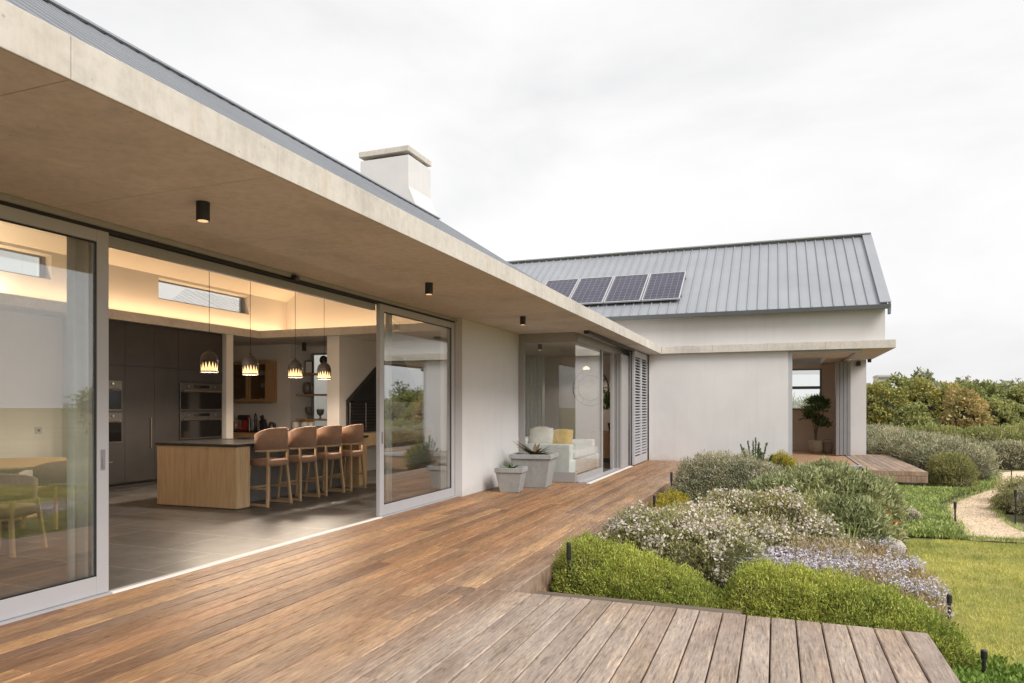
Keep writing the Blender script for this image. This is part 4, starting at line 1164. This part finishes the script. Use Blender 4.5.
b.build('numerals', M['black'], ck, local=True)
MB().bar((0, -.012, 0), (.12, -.012, .22), .018, .008).bar((0, -.012, 0), (-.30, -.012, .06), .014, .008).build('hands', M['black'], ck, local=True)
ld = thing('chandelier', 'small lit glass chandelier seen through the lounge window', 'chandelier', (-4.85, 18.6, 2.55))
MB().lathe([(.10, -.02), (.085, .03), (.02, .07)], n=18).build('shade', M['lampwhite'], ld, local=True, smooth=True)
MB().tube([(0, 0, .12), (0, 0, .43)], .006, 6).build('rod', M['black'], ld, local=True)
sbd = thing('sideboard', 'dark wooden chest inside the lounge doorway', 'sideboard', (-4.25, 18.9, 0))
MB().box(-.5, .5, -.25, .25, .1, .85).build('body', M['oakmid'], sbd, local=True, bevel=.006)
MB().box(-.46, .46, -.22, .22, 0, .1).build('plinth', M['black'], sbd, local=True)
MB().box(-.45, -.02, -.262, -.251, .15, .8).box(.02, .45, -.262, -.251, .15, .8).each('door_front', M['oakmid'], sbd, local=True, bevel=.003)
tk = thing('potted_plant', 'dark leafy pot plant on the wooden chest in the lounge', 'potted plant', (-4.2, 18.85, .85))
MB().lathe([(.08, 0), (.12, .18), (.12, .22), (.10, .22), (.09, .1)], n=16).build('pot', M['black'], tk, local=True, smooth=True)
p, nr = surf([(-4.2, 18.85, 1.55, .26, .26, .5)], 380, .2, 6, 3, shell=(.2, 1.1)); quads_obj('foliage', leafmesh(p, nr, .16, .06, .8, .5), L['dark'], tk)

# far room plant
fpn = thing('potted_plant', 'tall dark green pot plant in the far open room', 'potted plant', (1.22, 24.7, 0))
MB().lathe([(.19, 0), (.23, .12), (.22, .40), (.20, .42), (.18, .40), (.17, .3)], n=20).build('pot', M['terr'], fpn, local=True, smooth=True)
b = MB()
for q in range(4):
    a_ = q * 1.7; b.tube([(0, 0, .3), (.05 * math.cos(a_), .05 * math.sin(a_), .8), (.25 * math.cos(a_), .25 * math.sin(a_), 1.4 + .1 * q)], [.02, .016, .008], 6)
b.build('stem', M['bark'], fpn, local=True)
el = [(1.22 + .20 * math.cos(q * 1.3), 24.7 + .2 * math.sin(q * 1.3), .92 + .12 * q, .24, .24, .24) for q in range(7)]
p, nr = surf(el, 1000, .25, 7, 5, shell=(.3, 1.15)); quads_obj('foliage', leafmesh(p, nr, .20, .055, .8, .5), L['dark'], fpn)
bk = thing('basket', 'woven basket beside the tall pot plant in the far room', 'basket', (1.58, 24.85, 0))
MB().lathe([(.13, 0), (.15, .1), (.15, .36), (.13, .36), (.12, .05)], n=18).build('body', M['terr'], bk, local=True, smooth=True)
MB().tube([(-.14, 0, .34), (-.1, 0, .44), (.1, 0, .44), (.14, 0, .34)], .01, 6).build('handle', M['terr'], bk, local=True)

# ------------------------------------------------------------------ planters by the wall
def planter(x, y, a, h, lab, rz):
    t = thing('planter', lab, 'planter', (x, y, 0), 'square concrete planters on the deck', rz)
    b = MB(); b.frustum(0, 0, 0, h - .08, a * .68, a * .68, a * .93, a * .93); b.build('pot', M['planter'], t, local=True, bevel=.008)
    r = MB(); o_, i_ = a, a * .82; z0, z1 = h - .08, h
    for s0 in ((-o_, o_, -o_, -i_), (-o_, o_, i_, o_), (-o_, -i_, -i_, i_), (i_, o_, -i_, i_)): r.box(s0[0], s0[1], s0[2], s0[3], z0, z1)
    r.build('rim', M['planter'], t, local=True, bevel=.006)
    MB().box(-i_, i_, -i_, i_, h - .1, h - .045).build('soil', M['soil'], t, local=True)
    return t
def rosette(x, y, z, n, ln, wd_, lab, lm, spread=1.0):
    b = MB()
    for q in range(n):
        a = q * 2.4; e = random.uniform(.15, .9) * spread; l = ln * random.uniform(.75, 1.1)
        pts = []
        for s_ in range(6):
            u = s_ / 5; rr = l * u * math.cos(e * .6) ; zz = l * (math.sin(1.2 - e) * u - .5 * e * u * u)
            pts.append((x + rr * math.cos(a), y + rr * math.sin(a), z + zz))
        tx, ty = -math.sin(a), math.cos(a)
        vs = []; fs = []
        for s_, p_ in enumerate(pts):
            w = wd_ * (1 - (s_ / 5) ** 2 * .95) * .5
            vs += [(p_[0] + tx * w, p_[1] + ty * w, p_[2] + w * .25), (p_[0], p_[1], p_[2] - w * .2), (p_[0] - tx * w, p_[1] - ty * w, p_[2] + w * .25)]
        for s_ in range(5):
            o_ = s_ * 3; fs += [(o_, o_ + 1, o_ + 4, o_ + 3), (o_ + 1, o_ + 2, o_ + 5, o_ + 4)]
        b.add(vs, fs)
    return tag(b.build('succulent', lm, smooth=True), lab, 'plant')
planter(-4.28, 12.52, .40, .62, 'larger square concrete planter standing against the corner window', R(6))
planter(-4.40, 11.60, .25, .43, 'smaller square concrete planter in front of the larger one', R(8))
rosette(-4.28, 12.5, .57, 24, .42, .09, 'spiky bronze succulent in the larger planter', L['succ'])
rosette(-4.40, 11.6, .38, 10, .20, .05, 'small green succulent in the smaller planter', L['dark'], .5)

# ------------------------------------------------------------------ bollard lights
BG = 'slim black garden stake lights'
bl0 = None
bol = [(2.73, 13.15, .46, 'black stake light on the left edge of the sandy path'), (3.80, 14.06, .60, 'black stake light in front of the white flowered bush at the right edge'),
       (5.75, 21.6, .5, 'black stake light far along the right side of the path bend'), (5.52, 22.5, .5, 'black stake light at the far end of the path by the big grey hedge'),
       (-1.72, 12.5, .85, 'tall black stake light beside the deck edge in front of the silver shrub'), (-1.78, 11.0, .62, 'black stake light between the deck edge and the white flowered shrub'),
       (-1.80, 6.25, .74, 'black stake light in the clipped hedge at the deck corner'), (1.44, 7.15, .34, 'black stake light at the lawn end of the long clipped hedge'), (1.38, 5.80, .28, 'short black stake light below the outer deck corner')]
for i, (x_, y_, h_, lab) in enumerate(bol):
    if bl0 is None:
        bl0 = thing('stake_light', lab, 'garden light', (x_, y_, -.5), BG)
        MB().lathe([(.013, 0), (.013, .36)], n=12).build('post', M['black'], bl0, local=True)
        MB().lathe([(.018, .36), (.022, .375), (.022, .45), (.018, .46)], n=14).build('head', M['black'], bl0, local=True)
        MB().lathe([(.019, .345), (.019, .36)], n=12).build('lens', M['gun'], bl0, local=True)
        c = bl0
    else:
        c = copy_tree(bl0); c.location = (x_, y_, -.5); c['label'] = lab
    c.scale = (1, 1, h_ / .46)

# ================================================================== PLANTING
HG = 'low clipped yellow green hedges beside the deck'
def ridge(pts, n):   # ellipsoids along a polyline of (x,y,z,rx,ry,rz)
    pts = np.array(pts, float); out = []
    for i in range(n):
        t = i / (n - 1) * (len(pts) - 1); k_ = min(int(t), len(pts) - 2); f_ = t - k_
        out.append(tuple(pts[k_] * (1 - f_) + pts[k_ + 1] * f_))
    return out
eA = ridge([(-1.70, 6.65, -.36, .34, .50, .54), (-1.28, 6.68, -.40, .42, .52, .47), (-.88, 6.62, -.46, .40, .48, .40), (-.52, 6.45, -.52, .30, .40, .33)], 7)
shrub('clipped_hedge', 'short clipped yellow green hedge in the deck corner', 'hedge', eA, L['hedge'], 75000, .024, .010, HG, .06, 7, 1, .75, .7, (.86, 1.06), .86, sq=2.5, pit=.08)
eB = ridge([(-.12, 6.60, -.47, .34, .52, .54), (.25, 6.55, -.47, .42, .58, .53), (.65, 6.45, -.50, .42, .58, .50), (1.0, 6.35, -.52, .34, .50, .43), (1.20, 6.25, -.56, .22, .42, .36)], 8)
shrub('clipped_hedge', 'long clipped yellow green hedge along the front deck edge by the lawn', 'hedge', eB, L['hedge'], 80000, .024, .010, HG, .06, 7, 2, .75, .7, (.86, 1.06), .86, sq=2.5, pit=.08)
WG = 'white flowering shrubs in the bed'
e1 = [(-1.45, 7.75, -.27, .5, .55, .54), (-1.0, 7.7, -.23, .55, .6, .58), (-.55, 7.75, -.33, .45, .55, .53), (-.95, 8.4, -.22, .6, .6, .58)]
shrub('flowering_shrub', 'white flowering shrub spilling over the deck edge', 'shrub', e1, L['olive'], 30000, .035, .012, WG, .16, 5, 4, .8, .5, (.84, 1.08), .84, flowers=(L['whitefl'], 3800, .036, .55), pit=.10)
e2 = [(-.5, 9.3, -.17, .62, .6, .58), (.05, 9.2, -.16, .6, .62, .56), (.45, 9.0, -.40, .45, .5, .45), (-.15, 8.5, -.30, .5, .5, .5)]
shrub('flowering_shrub', 'white flowering shrub right behind, between the hedge and the grey green bush', 'shrub', e2, L['olive'], 30000, .035, .012, WG, .16, 5, 5, .8, .5, (.84, 1.08), .84, flowers=(L['whitefl'], 3200, .036, .55), pit=.10)
e3 = [(-1.05, 12.9, .02, .62, .7, .66), (-.5, 12.9, -.02, .6, .7, .64), (-.1, 12.7, -.15, .5, .6, .58), (-1.3, 12.6, -.2, .4, .5, .5)]
shrub('silver_shrub', 'silvery grey shrub in front of the white wall by the deck', 'shrub', e3, L['grey'], 36000, .045, .011, None, .13, 5, 6, .7, .6, (.80, 1.09), .80, flowers=(L['whitefl'], 1500, .022, 1), pit=.09)
e4 = [(-.05, 11.8, -.18, .55, .65, .52), (.45, 11.6, -.08, .6, .7, .60), (.95, 11.5, -.05, .6, .7, .60), (1.3, 11.4, -.2, .42, .6, .60), (.6, 10.9, -.25, .55, .5, .5), (1.05, 10.8, -.3, .45, .45, .48)]
t4 = shrub('grey_green_shrub', 'large rounded grey green shrub with a few orange flowers by the lawn', 'shrub', e4, L['pin'], 32000, .080, .022, None, .18, 6.0, 7, .8, .5, (.76, 1.10), .76, pit=.10)
v = []
for (x_, y_, z_) in ((1.45, 11.0, .0), (1.5, 10.95, -.15), (1.58, 11.05, -.12), (1.42, 10.85, -.28), (1.3, 10.75, -.08), (1.62, 11.1, -.3)):
    pp = np.array([(x_, y_, z_)] * 60) + rng.normal(size=(60, 3)) * .018
    v.append(leafmesh(pp, rng.normal(size=(60, 3)), .05, .010, .6, .2))
quads_obj('flowers', np.concatenate(v), L['orange'], t4)
# upright dark shrub by the far wall
ts = thing('upright_shrub', 'dark green upright shrub against the white far wall', 'shrub', (-.47, 18.2, -.5))
b = MB(); v = []
for q in range(22):
    a_ = q * 2.4; rr = .06 + .5 * (q / 22) ; h_ = random.uniform(.9, 1.3) * (1 - .3 * (q / 22))
    base = np.array((-.47 + .25 * rr * math.cos(a_), 18.2 + .25 * rr * math.sin(a_), -.5)); tip = np.array((-.47 + 1.15 * rr * math.cos(a_), 18.2 + rr * math.sin(a_), -.5 + h_))
    b.tube([base, (base + tip) / 2 + np.array((0, 0, .08)), tip], [.012, .01, .005], 5)
    for s_ in np.linspace(.35, 1, 34):
        pp = base * (1 - s_) + tip * s_ + np.array((0, 0, .16 * s_ * (1 - s_)))
        v.append(leafmesh(np.array([pp] * 3) + rng.normal(size=(3, 3)) * .008, np.array([tip - base] * 3) / np.linalg.norm(tip - base), .085, .022, .45, .1))
b.build('stems', M['bark'], ts); quads_obj('foliage', np.concatenate(v), L['dark'], ts)
shrub('yellow_shrub', 'low yellow green shrub beside the deck in front of the silver shrub', 'shrub', [(-1.6, 11.6, -.38, .38, .7, .42), (-1.45, 10.7, -.42, .4, .6, .36)], L['yellow'], 9000, .04, .014, None, .18, 6, 9, .7, .6, (.8, 1.1), .8)
shrub('yellow_shrub', 'small yellow shrub against the base of the white wall', 'shrub', [(.12, 18.8, -.2, .4, .4, .55)], L['yellow'], 4000, .05, .016, None, .18, 6, 10, .7, .6, (.8, 1.1), .8)
shrub('feathery_shrub', 'pale green feathery shrub in front of the far open room', 'shrub', [(.95, 17.2, -.3, .45, .4, .58), (1.3, 17.0, -.35, .35, .4, .5)], L['pin'], 7000, .08, .016, None, .2, 6, 11, .7, .7, (.75, 1.15), .75)
# iris clump
ir = MB()
for q in range(30):
    a_ = q * 2.4; r_ = .02 + .12 * random.random(); l = random.uniform(.38, .6); e = random.uniform(.1, .5)
    x_, y_ = .92 + r_ * math.cos(a_), 10.35 + r_ * math.sin(a_); vs = []; fs = []
    for s_ in range(5):
        u = s_ / 4; w = .016 * (1 - u ** 2 * .95)
        px_, py_, pz_ = x_ + math.cos(a_) * e * l * u * u, y_ + math.sin(a_) * e * l * u * u, -.5 + l * u * (1 - .2 * e * u)
        vs += [(px_ - math.sin(a_ + .6) * w, py_ + math.cos(a_ + .6) * w, pz_), (px_ + math.sin(a_ + .6) * w, py_ - math.cos(a_ + .6) * w, pz_)]
    for s_ in range(4): fs.append((2 * s_, 2 * s_ + 1, 2 * s_ + 3, 2 * s_ + 2))
    ir.add(vs, fs)
tag(ir.build('iris_clump', L['cover'], smooth=True), 'clump of upright green sword leaves below the grey green shrub', 'plant')
# carpet of mauve flowers
def carpet(name, label, cat, poly_fn, n, h, lm, ln, wd_, fl=None, z=-.5):
    p = poly_fn(n)
    q = np.column_stack([p, z + h * rng.uniform(.25, 1.0, len(p)) * (1 + .4 * wob(np.column_stack([p, p[:, :1] * 0]), 3, 8))])
    nr = rng.normal(size=(len(q), 3)) * .35 + np.array((0, 0, 1))
    o = quads_obj(name, leafmesh(q, nr, ln, wd_, .5, .5), lm)
    return struct(o, label, cat, 'stuff'), q
def region(poly):
    P = np.array(poly, float)
    def f(n):
        lo, hi = P.min(0), P.max(0); out = []
        while sum(map(len, out)) < n:
            q = rng.uniform(lo, hi, (n, 2)); ins = np.zeros(n, bool); j = len(P) - 1
            for i in range(len(P)):
                c = ((P[i, 1] > q[:, 1]) != (P[j, 1] > q[:, 1])) & (q[:, 0] < (P[j, 0] - P[i, 0]) * (q[:, 1] - P[i, 1]) / (P[j, 1] - P[i, 1] + 1e-9) + P[i, 0])
                ins ^= c; j = i
            out.append(q[ins])
        return np.concatenate(out)[:n]
    return f
rc = region([(.1, 8.6), (.45, 7.4), (.9, 6.9), (1.45, 7.0), (1.62, 8.3), (1.55, 9.6), (1.35, 10.6), (.7, 10.9), (.3, 9.8)])
carpet('flower_carpet', 'low carpet of pinkish stems and mauve white flowers between hedge and lawn', 'flowers', rc, 15000, .22, L['pinkstem'], .07, .010)
p = rc(5200); w_ = wob(np.column_stack([p, p[:, :1] * 0]), 4, 12) + .5 * wob(np.column_stack([p, p[:, :1] * 0]), 9, 13)
p = p[w_ > -.1]; q = np.column_stack([p, -.5 + .17 + .10 * rng.uniform(0, 1, len(p))])
vv = np.concatenate([leafmesh(q + rng.normal(size=q.shape) * .008, rng.normal(size=q.shape) * (1, 1, .2), .026, .018, .2, 0) for _ in range(2)])
struct(quads_obj('flower_heads', vv, L['mauve']), 'mauve white flower heads over the pinkish carpet', 'flowers', 'stuff')
rc2 = region([(-.4, 7.35), (.6, 7.2), (.95, 8.0), (.5, 8.9), (.1, 8.7), (-.2, 8.1)])
carpet('flower_carpet', 'low pinkish stems with mauve flowers between the long hedge and the white shrub', 'flowers', rc2, 7000, .42, L['pinkstem'], .07, .010)
p = rc2(2600); q = np.column_stack([p, -.5 + .34 + .14 * rng.uniform(0, 1, len(p))])
vv = np.concatenate([leafmesh(q + rng.normal(size=q.shape) * .008, rng.normal(size=q.shape) * (1, 1, .2), .028, .020, .2, 0) for _ in range(2)])
struct(quads_obj('flower_heads', vv, L['mauve']), 'mauve white flower heads right behind the long clipped hedge', 'flowers', 'stuff')
# rock
rk = MB(); vs = []; fs = []
for i in range(9):
    for j in range(14):
        th, ph = math.pi * i / 8, 2 * math.pi * j / 14; d_ = np.array((math.sin(th) * math.cos(ph), math.sin(th) * math.sin(ph), math.cos(th)))
        k_ = 1 + .22 * float(wob(d_[None] * 1.0, 2.3, 20)[0]) + .1 * float(wob(d_[None], 6, 21)[0])
        vs.append((1.38 + .25 * k_ * d_[0], 10.7 + .2 * k_ * d_[1], -.46 + .17 * k_ * d_[2]))
for i in range(8):
    for j in range(14): fs.append((i * 14 + j, (i + 1) * 14 + j, (i + 1) * 14 + (j + 1) % 14, i * 14 + (j + 1) % 14))
rk.add(vs, fs); tag(rk.build('rock', M['rock']), 'pale rock at the lawn edge under the grey green shrub', 'rock')
# bright ground covers
gcp = region([(1.55, 11.95), (2.60, 12.18), (2.76, 13.7), (3.05, 16.2), (3.80, 17.95), (4.88, 20.05), (5.6, 22.2), (5.3, 22.3), (4.6, 20.4), (3.4, 19.4), (2.0, 18.4), (1.5, 15)])
carpet('ground_cover', 'bright green ground cover between the side deck and the sandy path', 'ground cover', gcp, 34000, .16, L['cover'], .06, .022)
gl = region([(1.0, 4.6), (1.15, 5.6), (1.3, 6.2), (1.6, 6.1), (2.0, 5.5), (2.4, 4.7), (2.3, 3.2), (1.0, 3.0)])
carpet('ground_cover', 'leafy green ground cover beside the outer deck corner', 'ground cover', gl, 16000, .20, L['lowgreen'], .05, .022)
shrub('small_shrub', 'small white flowered shrub in the bright ground cover', 'shrub', [(1.95, 13.2, -.4, .30, .28, .26)], L['grey'], 2600, .04, .014, None, .2, 8, 14, .7, .5, (.8, 1.1), .8, flowers=(L['whitefl'], 700, .03, 1))
shrub('deck_shrub', 'olive green shrub at the corner of the side deck', 'shrub', [(3.95, 19.2, -.2, .48, .5, .55)], L['olive'], 9000, .06, .014, None, .2, 6, 15, .7, .6, (.8, 1.1), .8)
shrub('path_shrub', 'white flowered shrub on the right side of the sandy path', 'shrub', [(4.42, 14.7, -.3, .45, .5, .46), (4.95, 15.1, -.22, .6, .6, .53)], L['grey'], 9000, .05, .014, None, .2, 6, 16, .7, .5, (.8, 1.1), .8, flowers=(L['whitefl'], 1500, .032, 1))
shrub('path_shrub', 'low yellow green shrub beside the path at the right edge', 'shrub', [(4.25, 15.9, -.4, .4, .5, .3), (4.9, 17, -.35, .6, .7, .4)], L['olive'], 6000, .05, .014, None, .2, 6, 17, .7, .5, (.8, 1.1), .8)
# big grey hedge mass
e5 = ridge([(4.35, 21.3, -.1, .95, .9, .66), (4.5, 22.6, -.02, 1.1, 1.0, .64), (4.3, 24.5, .0, 1.1, 1.2, .66), (3.9, 26.8, .02, 1.1, 1.3, .68), (3.6, 29.5, .05, 1.2, 1.5, .72)], 7)
shrub('grey_hedge', 'broad rounded silver grey hedge behind the side deck', 'hedge', e5, L['grey'], 46000, .075, .022, None, .09, 3, 18, .7, .5, (.84, 1.06), .84, sq=2.4, pit=.06)
e6 = ridge([(7.2, 27.2, -.3, 1.0, .8, .7), (9.0, 27.4, -.25, 1.2, .9, .75), (11.5, 27.3, -.25, 1.3, .9, .8)], 4)
shrub('grey_hedge', 'pale silver hedge beyond the path bend at the right edge', 'hedge', e6, L['grey'], 14000, .09, .03, None, .12, 3, 19, .7, .5, (.86, 1.06), .86)
e7 = ridge([(7.4, 30, .05, 1.3, 1.0, .75), (10, 30.5, .15, 1.5, 1.1, .8), (13, 30, .1, 1.5, 1.1, .8)], 4)
shrub('green_hedge', 'green hedge in front of the far trees, above the pale silver hedge', 'hedge', e7, L['tree4'], 16000, .11, .04, None, .16, 2.5, 20, .7, .5, (.82, 1.08), .84)

shrub('garden_hedge', 'green hedge seen through the window of the far open room', 'hedge', ridge([(-1.2, 31, .4, 1.2, .9, 1.5), (.8, 31, .5, 1.2, .9, 1.55), (2.4, 31.4, .3, 1.0, .9, 1.2)], 4), L['pin'], 9000, .12, .045, None, .15, 2.5, 23, .7, .5, (.8, 1.08), .8)
# far trees
TG = 'trees and tall bushes beyond the garden'
def crown(x, y, zt, w, h, n, seed):
    r_ = np.random.default_rng(seed); out = []
    for i in range(n):
        a_ = r_.uniform(0, 6.28); q = r_.uniform(.15, .75)
        zz = zt - h * r_.uniform(.3, .75)
        out.append((x + w * q * math.cos(a_), y + w * q * math.sin(a_) * .7, zz, w * r_.uniform(.38, .55), w * r_.uniform(.38, .55), h * r_.uniform(.24, .34)))
    out.append((x, y, zt - h * .3, w * .5, w * .5, h * .32)); out.append((x, y, zt - h * .65, w * .75, w * .6, h * .36))
    return out
T = [ # x, y, top z, half width, height, material, label, leaf
    (4.4, 35.0, 2.55, 1.8, 3.1, 'tree1', 'yellow green tall bush beside the white pillar'),
    (6.2, 36.5, 2.75, 1.6, 3.2, 'tree1', 'golden tinged bush left of the rusty bush'),
    (7.2, 33.5, 2.1, 1.3, 2.6, 'tree2', 'rusty orange brown bush among the green trees'),
    (8.6, 34.5, 1.75, 1.2, 2.2, 'tree4', 'smaller green bush to the right of the orange brown bush'),
    (7.8, 45, 3.3, 1.5, 3.9, 'tree3', 'dark green tree rising above the golden bushes'),
    (10.3, 46, 3.0, 1.6, 3.5, 'tree3', 'dull green tree with an open crown at the middle of the tree line'),
    (11.2, 41, 2.45, 1.5, 2.9, 'tree4', 'mid green rounded bush below the open crowned tree'),
    (12.6, 47, 2.9, 1.9, 3.4, 'tree3', 'spreading dull green tree near the right edge'),
    (13.4, 42, 2.35, 1.7, 2.8, 'tree4', 'broad green bush at the right edge of the photo'),
    (10.0, 37, 1.6, 1.4, 2.1, 'tree4', 'low green bush beneath the dull green trees'),
    (5.4, 33.2, 1.5, 1.2, 2.0, 'tree4', 'dark green low bush under the yellow bush'),
    (9.2, 40.5, 2.6, 1.6, 3.1, 'tree4', 'mid green tall bush between the rusty bush and the open crowned tree'),
    (11.6, 36.5, 1.85, 1.6, 2.4, 'tree3', 'grey green bush in the middle of the far bushes near the right edge'),
    (6.0, 41, 3.0, 1.7, 3.5, 'tree4', 'green bush directly behind the golden tinged bush'),
    (13.6, 36.5, 1.9, 1.6, 2.4, 'tree4', 'low spreading green bush at the right edge above the path'),
    (9.3, 50, 3.1, 2.0, 3.9, 'tree3', 'farthest dull tree peeking over the middle of the tree line'),
    (14.3, 49, 3.0, 2.1, 3.8, 'tree3', 'tall dull green tree cut by the right edge of the photo'),
    (16.0, 46, 3.2, 2.0, 3.7, 'tree3', 'large dull green tree just past the right edge'),
    (16.5, 39, 2.4, 1.8, 2.9, 'tree4', 'green bush just past the right edge of the garden'),
    (20, 40, 3.2, 2.0, 3.7, 'tree3', 'green tree farther right behind the lawn'),
    (24, 36, 3.0, 2.0, 3.5, 'tree3', 'dull tree at the far right of the lawn'),
    (28, 31, 2.8, 2.2, 3.3, 'tree4', 'wide green bush at the far right of the lawn')]
for i, (x_, y_, zt, w_, h_, mk, lab) in enumerate(T):
    tree('tree' if mk == 'tree3' else 'tall_bush', lab, x_, y_, crown(x_, y_, zt, w_, h_, 9, 40 + i), L[mk], 15000 if i < 17 else 7000, .17 if y_ < 40 else .21, .075 if y_ < 40 else .09, TG, h_ * .45, seed=i, cat='tree' if mk == 'tree3' else 'bush', corek=.42 if mk != 'tree3' else .36)
scr = [(3.6, 32.0, -.1, 1.3, 1.0, .75), (5.6, 31.6, -.05, 1.4, 1.0, .8)]
shrub('low_scrub', 'low dark green scrub behind the broad grey hedge', 'shrub', scr, L['tree4'], 9000, .12, .045, None, .18, 2.5, 22, .7, .5, (.78, 1.1), .8)
# far houses on the rise
fh = thing('distant_house', 'distant pale house with a flat roof above the trees', 'house', (11.6, 90, -.5))
MB().box(11.0, 12.40, 90, 94, -.5, 5.0).build('wall', M['farhouse'], fh)
MB().box(10.95, 12.45, 89.95, 94.1, 5.0, 5.2).build('roof', M['farhouse'], fh)
MB().box(11.1, 12.2, 89.9, 89.99, 4.75, 4.92).build('window', M['roofdark'], fh)
fh2 = thing('distant_house', 'second distant house, mostly hidden beside the white pillar', 'house', (9.7, 92, -.5))
MB().box(8.8, 10.4, 92, 95, -.5, 4.2).build('wall', M['farhouse'], fh2)
MB().box(8.7, 10.5, 91.9, 95.1, 4.2, 4.35).build('roof', M['farhouse'], fh2)

pp = region(pl[:9] + pr[8::-1])(9000)
pq = np.column_stack([pp, np.full(len(pp), -.483)])
struct(quads_obj('gravel', leafmesh(pq, rng.normal(size=pq.shape) * (1, 1, .25), .017, .014, .2, 0), mat('gravel_stones', (.74, .60, .43), .9, .2, 40, island=.35)), 'loose sandy gravel on the path', 'gravel', 'stuff')
ed = []
for side in (pl, pr):
    for (x0, y0), (x1, y1) in zip(side[:9], side[1:10]):
        t_ = rng.uniform(0, 1, int(90 * math.hypot(x1 - x0, y1 - y0)))
        ed.append(np.column_stack([x0 + (x1 - x0) * t_ + rng.normal(size=len(t_)) * .05, y0 + (y1 - y0) * t_ + rng.normal(size=len(t_)) * .05]))
t_ = rng.uniform(1.4, 7.5, 2600); ed.append(np.column_stack([t_, 12.2 + rng.normal(size=len(t_)) * .05]))
ed = np.concatenate(ed); eq = np.column_stack([ed, np.full(len(ed), -.45)])
struct(quads_obj('edge_grass', leafmesh(eq, rng.normal(size=eq.shape) * .5 + np.array((0, 0, 1)), .09, .010, .4, .5), L['cover']), 'tufts of grass along the path edges', 'grass', 'stuff')
# lawn grass blades
lg = region([(1.15, 3.0), (8, 3.0), (8, 12.1), (2.6, 12.1), (1.5, 11.6), (1.65, 9.5), (1.62, 7.5), (1.4, 5.8)])
n_ = 150000
p = lg(n_); q = np.column_stack([p, np.full(len(p), -.49)])
nr = rng.normal(size=(len(q), 3)) * .55 + np.array((0, 0, 1))
struct(quads_obj('lawn_grass', leafmesh(q, nr, .046, .0045, .35, .5), L['grassbl']), 'short yellow green grass on the lawn', 'grass', 'stuff')

tp_ = lg(500); tf = np.repeat(tp_, 16, 0) + rng.normal(size=(8000, 2)) * .025
tq = np.column_stack([tf, np.full(len(tf), -.47)])
struct(quads_obj('lawn_tufts', leafmesh(tq, rng.normal(size=tq.shape) * .5 + np.array((0, 0, 1)), .075, .006, .4, .4), L['grassbl']), 'coarser grass tufts scattered over the lawn', 'grass', 'stuff')
# ================================================================== LAMPS: cove, pendants, chandelier, and one extra dining strip
def area(name, loc, rot, sx, sy, e, col):
    l = bpy.data.lights.new(name, 'AREA'); l.shape = 'RECTANGLE'; l.size = sx; l.size_y = sy; l.energy = e; l.color = col
    o = bpy.data.objects.new(name, l); C.objects.link(o); o.location = loc; o.rotation_euler = rot
    return o
WARM = (1.0, .67, .37)
area('cove_light', (-11.33, 5.7, 3.26), (R(180), 0, 0), .08, 17.0, 46, WARM)
area('cove_light', (-8.4, 14.1, 3.26), (R(180), 0, 0), 5.6, .08, 17, WARM)

def bulb(name, loc, e, r=.06, col=(1.0, .84, .66), cone=160):
    # the opaque shades only let light out downwards
    l = bpy.data.lights.new(name, 'SPOT'); l.energy = e; l.shadow_soft_size = r; l.color = col
    l.spot_size = R(cone); l.spot_blend = .25
    o = bpy.data.objects.new(name, l); C.objects.link(o); o.location = loc
def pbulb(name, loc, e, r=.08, col=(1.0, .86, .70)):
    l = bpy.data.lights.new(name, 'POINT'); l.energy = e; l.shadow_soft_size = r; l.color = col
    o = bpy.data.objects.new(name, l); C.objects.link(o); o.location = loc
for y_ in (8.33, 9.22, 10.37, 11.23): bulb('pendant_bulb', (-8.1, y_, 2.00), 38, .08, (1.0, .84, .66), 172); pbulb('pendant_bulb_glow', (-8.1, y_, 1.99), 17)
area('cove_light', (-11.30, 3.0, 3.255), (R(180), 0, 0), .06, 9.0, 40, (1.0, .78, .56))  # second strip over the near cove, added to brighten the dining wall
bulb('chandelier_bulb', (-4.85, 18.6, 2.50), 12)
# ================================================================== CAMERA
cam = bpy.data.cameras.new('camera'); co = bpy.data.objects.new('camera', cam); C.objects.link(co)
co.location = (0, 0, 1.5); co.rotation_euler = (R(90), 0, R(20.72))
cam.sensor_width = 36; cam.lens = 36 * 697 / 1024; cam.shift_y = 65.5 / 1024
cam.clip_start = .05; cam.clip_end = 4000
S.camera = co
S.view_settings.view_transform = 'Standard'; S.view_settings.look = 'None'
S.view_settings.exposure = 1.0; S.view_settings.gamma = 1
S.cycles.use_denoising = True
S.cycles.max_bounces = 10; S.cycles.diffuse_bounces = 5; S.cycles.glossy_bounces = 4; S.cycles.transparent_max_bounces = 24
S.cycles.sample_clamp_indirect = 6; S.cycles.caustics_reflective = False; S.cycles.caustics_refractive = False
